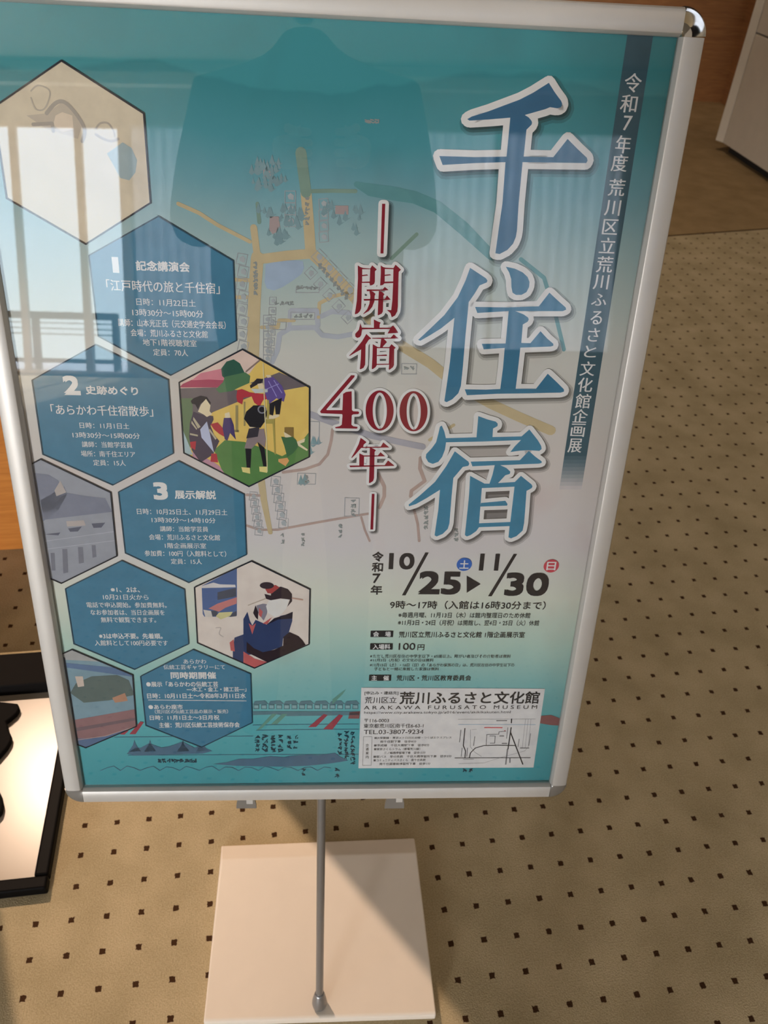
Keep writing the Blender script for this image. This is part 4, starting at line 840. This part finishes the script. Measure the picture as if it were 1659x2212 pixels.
# --- dates and venue
INK = (40, 34, 34)
gd = group_part('date_block', 'large black exhibition dates')
dt = art('date_lettering', 6, INK, gd)
for a in [('令', 816, 1202, 24, 21, .02), ('和', 815, 1225, 24, 20, .02), ('7', 813, 1249, 17, 20, .02), ('年', 813, 1274, 25, 20, .02), ('10', 867.5, 1212, 55, 35, .04), ('25', 950, 1259, 91, 50, .05), ('11', 1056.7, 1214, 42, 36, .04), ('30', 1138, 1262, 94, 50, .05), ('9時〜17時（入館は16時30分まで）', 1011.5, 1306.7, 336, 18, .012)]: type_line(dt, *a)
c5 = crop(750, 1150, 550 / 1659)
for q in ([(508, 130), (531, 130), (380, 408), (356, 408)], [(1083, 140), (1106, 140), (941, 414), (917, 414)], [(778, 282), (868, 335), (778, 392)]): dt.tri([c5(q)])
for nm, c, x, y, ch in (('saturday_disc', (48, 86, 150), 1002.6, 1218.6, '土'), ('sunday_disc', (178, 62, 70), 1190.5, 1222, '日')):
    q = art(nm, 6, c, gd); k = B(x, y); r = B(x + 16.5, y); t = B(x, y - 14.2); q.ell(k, r[0] - k[0], t[1] - k[1])
    q = art('disc_character', 7, (210, 200, 194), gd); type_line(q, ch, x, y, 20, 18, .025)
gv = group_part('visitor_information', 'small print on hours, venue and fee')
vi = art('information_lettering', 6, (66, 66, 62), gv); vd = art('information_bold', 6, INK, gv); vb = art('heading_box', 6, (30, 28, 30), gv); vw = art('heading_lettering', 7, (200, 196, 186), gv)
for a in [('※毎週月曜、11月13日（木）は館内整理日のため休館', 1003.6, 1328.6, 285, 12), ('※11月3日・24日（月祝）は開館し、翌4日・25日（火）休館', 1012.7, 1345, 305, 12)]: type_line(vi, *a)
for a in [('荒川区立荒川ふるさと文化館 1階企画展示室', 998, 1370.5, 272, 13, .012), ('100', 879, 1396, 36, 15, .015), ('円', 909, 1398, 15, 12, .01), ('荒川区・荒川区教育委員会', 937, 1464, 161, 12, .012)]: type_line(vd, *a)
for a in [('※ただし荒川区在住の中学生以下・65歳以上、障がい者及びその介助者は無料', 952, 1417, 304, 7.5), ('※11月3日（月祝）の文化の日は無料', 868, 1425.5, 137, 7), ('※11月15日（土）・16日（日）の「あらかわ家族の日」は、荒川区在住の中学生以下の', 955.5, 1436, 312, 7.5), ('子どもと一緒に来館した家族は無料', 878, 1444.5, 140, 7)]: type_line(vi, *a)
for (x0, x1, y0, y1, t_) in ((153, 300, 640, 680, '会　場'), (150, 297, 722, 762, '入場料'), (143, 287, 927, 965, '主　催')):
    vb.tri([c5([(x0, y0), (x1, y0), (x1 - 2, y1), (x0 - 2, y1)])]); type_line(vw, t_, 750 + (x0 + x1) / 2 * .33153, 1150 + (y0 + y1) / 2 * .33153, 38, 11, .02)
# --- address panel
ga = group_part('address_panel', 'pale museum address panel with a small street map')
ap = art('panel_face', 5, (198, 186, 180), ga); ap.poly([p for p in reversed(c5([(92, 1010), (1288, 1017), (1213, 1530), (73, 1535)]))])
al = art('address_lettering', 7, (44, 40, 40), ga)
for a in [('[申込み・連絡先]', 824, 1496.5, 73, 8.5), ('荒川区立', 822.4, 1511.4, 69, 14, .012), ('荒川ふるさと文化館', 1015, 1506.4, 302, 27, .02), ('A R A K A W A   F U R U S A T O   M U S E U M', 974.3, 1527, 374, 8, .01), ('https://www.city.arakawa.tokyo.jp/a016/event/akikikakuten.html', 945.6, 1538.5, 316, 7, .005),
          ('〒116-0003', 813.6, 1555.5, 53, 7.5), ('東京都荒川区南千住6-63-1', 850.3, 1566.8, 129, 9.5), ('TEL.03-3807-9234', 850.6, 1580, 129, 9.5)]: type_line(al, *a)
rows = [('■JR常磐線・東京メトロ日比谷線・つくばエクスプレス', 178, 680, 1336), ('南千住駅下車　徒歩8分', 215, 450, 1360), ('■京成線　千住大橋駅下車　徒歩8分', 175, 535, 1384), ('■東京さくらトラム（都電荒川線）', 175, 475, 1409), ('三ノ輪橋停留場下車　徒歩15分', 240, 510, 1433),
        ('■都バス　草43系統　千住大橋停留所下車　徒歩3分', 172, 680, 1457), ('■コミュニティバスさくら　南千住系統', 172, 510, 1481), ('南千住図書館停留所下車　徒歩1分', 210, 542, 1505)]
at = art('transport_lettering', 7, (84, 78, 76), ga)
for t_, x0, x1, y in rows: type_line(at, t_, 750 + (x0 + x1) / 2 * .33153, 1150 + y * .33153, (x1 - x0) * .33153, 5.4)
for i, ch in enumerate('交通案内'): type_line(at, ch, 750 + 130 * .33153, 1150 + (1385 + i * 25) * .33153, 6.5, 6.5)
at.stroke(c5([(106, 1328), (162, 1328), (156, 1515), (100, 1515)]), .4 * PXM, closed=True)
c8 = crop(770, 1480, 430 / 1659)
gm_ = art('street_map_main_roads', 7, (40, 36, 38), ga); gg_ = art('street_map_side_roads', 7, (110, 104, 102), ga)
for pts, w_ in (([(903, 357), (890, 500), (908, 545), (903, 600)], 1.3), ([(820, 603), (1447, 601)], 1.1), ([(940, 600), (950, 560), (990, 520), (1060, 500), (1180, 497), (1325, 500)], 1.2), ([(1292, 278), (1290, 310)], 1.5), ([(1288, 350), (1262, 528)], 1.5), ([(1283, 390), (1325, 500), (1385, 655)], 1.5), ([(1080, 497), (1085, 408), (1185, 405), (1187, 385), (1245, 380)], .6)): gm_.stroke(c8(pts), w_ * PXM)
for pts, w_ in (([(1258, 530), (1243, 655)], 1.8), ([(950, 367), (948, 510), (985, 555), (1040, 590)], .4), ([(960, 367), (1000, 365)], .3), ([(1408, 278), (1380, 520)], .3), ([(1430, 278), (1405, 520)], .3), ([(1453, 278), (1430, 520)], .3), ([(1365, 520), (1435, 520)], 1.5), ([(845, 280), (1490, 278)], .3), ([(850, 650), (1060, 645), (1200, 600), (1400, 545), (1425, 520)], .3),
                ([(1278, 605), (1278, 640)], 1.8), ([(870, 370), (858, 470)], 1.1), ([(880, 520), (872, 590)], 1.0), ([(925, 520), (918, 590)], 1.0), ([(985, 425), (975, 500)], 1.0), ([(1260, 350), (1250, 440)], .8), ([(1450, 400), (1435, 500)], .9), ([(1355, 445), (1345, 510)], .9), ([(1168, 292), (1250, 292)], 1.5), ([(1110, 420), (1155, 420), (1150, 480), (1115, 480)], 1.0), ([(1195, 420), (1225, 420)], 1.6), ([(1215, 482), (1250, 482)], 1.8), ([(890, 613), (975, 613)], .8)): gg_.stroke(c8(pts), w_ * PXM)
gb = art('street_map_river', 7, (150, 160, 168), ga); gb.stroke(c8([(850, 325), (1490, 326)]), .9 * PXM)
gr2 = art('street_map_museum_tag', 7, (196, 92, 92), ga); gr2.stroke(c8([(1068, 350), (1212, 351)]), 1.6 * PXM); gr2.ell(c8([(1236, 376)])[0], 1.6 * PXM, 1.4 * PXM)
flush()

# ------------------------------------------------------------------ ceiling spotlight with barn doors (lamp sits inside it)
sg = empty('track_spotlight', LAMP + Vector((0, 0, .1)), 'black ceiling spotlight with barn doors aimed down at the platform', 'spotlight')
blk = mat('lamp_black', (14, 14, 14), .5)
ax = (AIM - LAMP).normalized()
v, f = lathe_vf([(.0005, .0), (.035, 0), (.045, .04), (.045, .16), (.0005, .16)], LAMP - ax * .17, 28, ax); wmesh('housing', v, f, blk, sg, smooth=False)
v, f = tube_vf(LAMP - ax * .09, Vector((LAMP.x - ax.x * .09, LAMP.y - ax.y * .09, ZC)), .008); wmesh('stem', v, f, blk, sg)
def door(a, b, side):
    """a barn door whose edge throws the straight shadow edge through floor points a and b"""
    n_ = (a - LAMP).cross(b - LAMP).normalized()
    if n_.dot(side - LAMP) < 0: n_ = -n_
    c_ = LAMP + ax * .30; c_ = c_ - n_ * (c_ - LAMP).dot(n_)
    e_ = n_.cross(ax).normalized()
    t_ = n_
    V = [c_ + e_ * .3, c_ - e_ * .3, c_ - e_ * .3 + t_ * .34, c_ + e_ * .3 + t_ * .34]
    V += [p + ax * .002 for p in V]
    wmesh('barn_door', V, [(0, 1, 2, 3), (7, 6, 5, 4), (0, 4, 5, 1), (1, 5, 6, 2), (2, 6, 7, 3), (3, 7, 4, 0)], blk, sg)
door(FL(600, 1730), FL(940, 2130), FL(1300, 1800))
door(FL(0, 2000), FL(32, 2212), FL(-300, 2100))

# ------------------------------------------------------------------ the photographer, mirrored in the cover sheet
def skin_mesh(name, pts, edges, radii, m, parent, sub=2, root=0):
    off = root_of(parent).location
    me = bpy.data.meshes.new(name); me.from_pydata([tuple(Vector(p) - off) for p in pts], edges, []); me.update()
    o = link(name, me, m, parent)
    sm = o.modifiers.new('skin', 'SKIN'); sm.use_smooth_shade = True
    for i, r in enumerate(radii):
        r = r if isinstance(r, tuple) else (r, r); me.skin_vertices[0].data[i].radius = r
    for i in range(len(pts)): me.skin_vertices[0].data[i].use_root = i == root
    s = o.modifiers.new('sub', 'SUBSURF'); s.levels = sub; s.render_levels = sub
    return o
PX, PY = -.365, -1.26
pe = empty('person', (PX, PY, 0), 'person in a dark coat holding up a phone, mirrored in the poster sheet', 'person')
coat = mat('dark_wool', (26, 27, 32), .95, noise=.2, scale=80, bump=.3); trous = mat('dark_trousers', (30, 30, 36), .95, noise=.1); skin = mat('skin', (196, 150, 122), .55, noise=.04, scale=30); hairm = mat('black_hair', (20, 17, 16), .5, noise=.2, scale=120, stretch=(1, 1, .1))
def P3(x, y, z): return (PX + x * 1.0, PY + y, z * 1.055 if z > .2 else z)
cb = CAM - R2 * .012; ph_c = cb - R2 * .006
def cb_(a, b, c): return ph_c + R0 * a + R1 * b + R2 * c
WL = tuple(cb_(-.055 - .032, .165, -.085)); WR = tuple(cb_(.021 + .032, .165, -.085))
bp = [P3(0, 0, .92), P3(0, 0, 1.12), P3(0, .02, 1.32), P3(0, .03, 1.43), P3(0, .05, 1.51), P3(0, .07, 1.56),
      P3(-.10, 0, .80), P3(-.11, .03, .48), P3(-.11, 0, .10), P3(-.12, .12, .045), P3(.10, 0, .80), P3(.11, .03, .48), P3(.11, 0, .10), P3(.12, .12, .045),
      P3(-.20, .02, 1.42), P3(-.245, .10, 1.15), WL, P3(.20, .02, 1.42), P3(.25, .10, 1.15), WR]
be = [(0, 1), (1, 2), (2, 3), (3, 4), (4, 5), (0, 6), (6, 7), (7, 8), (8, 9), (0, 10), (10, 11), (11, 12), (12, 13), (3, 14), (14, 15), (15, 16), (3, 17), (17, 18), (18, 19)]
brd = [(.265, .17), (.25, .16), (.23, .145), (.155, .11), (.065, .065), (.055, .055), .095, .062, .045, .04, .095, .062, .045, .04, .075, .055, .034, .075, .055, .034]
skin_mesh('body', bp, be, brd, coat, pe)
# head with face
bm = bmesh.new(); bmesh.ops.create_uvsphere(bm, u_segments=36, v_segments=28, radius=1)
hc = Vector(P3(0, .10, 1.665))
for v_ in bm.verts:
    x, y, z = v_.co; w_ = 1 - .22 * max(0, -z) ** 1.5
    nose = math.exp(-((x / .16) ** 2 + ((z + .12) / .22) ** 2)) * (.24 if y > 0 else 0)
    eye = math.exp(-(((abs(x) - .38) / .16) ** 2 + ((z - .08) / .12) ** 2)) * (-.10 if y > 0 else 0)
    lip = math.exp(-((x / .28) ** 2 + ((z + .48) / .07) ** 2)) * (.07 if y > 0 else 0)
    v_.co = Vector((x * .077 * w_, (y + nose + eye + lip) * .094, z * .118))
off = pe.location; me = bpy.data.meshes.new('head')
for v_ in bm.verts: v_.co = v_.co + hc - off
bm.to_mesh(me); bm.free(); head = link('head', me, skin, pe, smooth=True)
for s in (-1, 1):
    v, f = lathe_vf([(.0005, -.006), (.020, -.005), (.030, 0), (.022, .006), (.0005, .004)], hc + Vector((s * .076, -.004, -.006)), 16, Vector((s, .25, .1))); wmesh('ear', v, f, skin, head, smooth=True)
    v, f = lathe_vf([(.0005, -.001), (.010, 0), (.0125, .004), (.008, .009), (.0005, .011)], hc + Vector((s * .030, .083, .010)), 14, Vector((0, 1, 0))); wmesh('eye', v, f, mat('eye_white', (210, 206, 200), .2), head, smooth=True)
bm = bmesh.new(); bmesh.ops.create_uvsphere(bm, u_segments=32, v_segments=24, radius=1)
dl = [v_ for v_ in bm.verts if (v_.co.y > .25 and v_.co.z < .42) or v_.co.z < -.45]; bmesh.ops.delete(bm, geom=dl, context='VERTS')
for v_ in bm.verts: v_.co = Vector((v_.co.x * .088, v_.co.y * .106 - .006, v_.co.z * .130 + .008)) + hc - off
me = bpy.data.meshes.new('hair'); bm.to_mesh(me); bm.free(); hr = link('hair', me, hairm, head, smooth=True); sf = hr.modifiers.new('solid', 'SOLIDIFY'); sf.thickness = .012
# phone just behind the lens
ph = bpy.data.objects.new('phone', None); C.objects.link(ph); ph.location = ph_c; ph['label'] = 'black phone held up by the photographer, mirrored near the top of the poster'; ph['category'] = 'phone'
def cbox(name, a0, a1, b0, b1, c0, c1, m, parent):
    v = [cb_(*p) for p in boxv(a0, a1, b0, b1, c0, c1)[0]]; return wmesh(name, v, boxv(0, 1, 0, 1, 0, 1)[1], m, parent, bevel=.003)
cbox('phone_body', -.055, .021, -.022, .140, -.004, .004, mat('phone_shell', (20, 22, 26), .25), ph)
cbox('screen', -.052, .018, -.018, .136, -.0052, -.0042, mat('phone_screen', (8, 8, 10), .1), ph)
# hands around the lower part of the phone
def hand(side, wrist):
    """side -1: the person's hand at the phone's left edge seen from the camera"""
    ex = -.055 if side < 0 else .021
    q = lambda a, b, c: cb_(ex + side * a, b, c)
    palm0 = q(.020, .105, -.040); palm1 = q(.022, .085, -.020)
    pts = [Vector(wrist), q(.024, .130, -.052), palm0, palm1]; ed = [(0, 1), (1, 2), (2, 3)]; rd = [.027, (.030, .020), (.034, .016), (.030, .013)]
    skin_mesh('palm', pts, ed, rd, skin, pe)
    for i in range(4):
        b = .060 + i * .019; ln_ = (.94, 1.04, 1.0, .84)[i]
        skin_mesh('finger', [q(.024, b + .006, -.024), q(.016, b, -.004), q(.002, b - .003, .008), q(-.020 * ln_, b - .004, .0105)], [(0, 1), (1, 2), (2, 3)], [.0095, .0088, .0080, .0068], skin, pe, 1)
    skin_mesh('thumb', [q(.016, .110, -.038), q(.010, .085, -.026), q(-.004, .066, -.016), q(-.020, .052, -.013)], [(0, 1), (1, 2), (2, 3)], [.013, .0115, .0100, .0085], skin, pe, 1)
hand(-1, bp[16]); hand(1, bp[19])
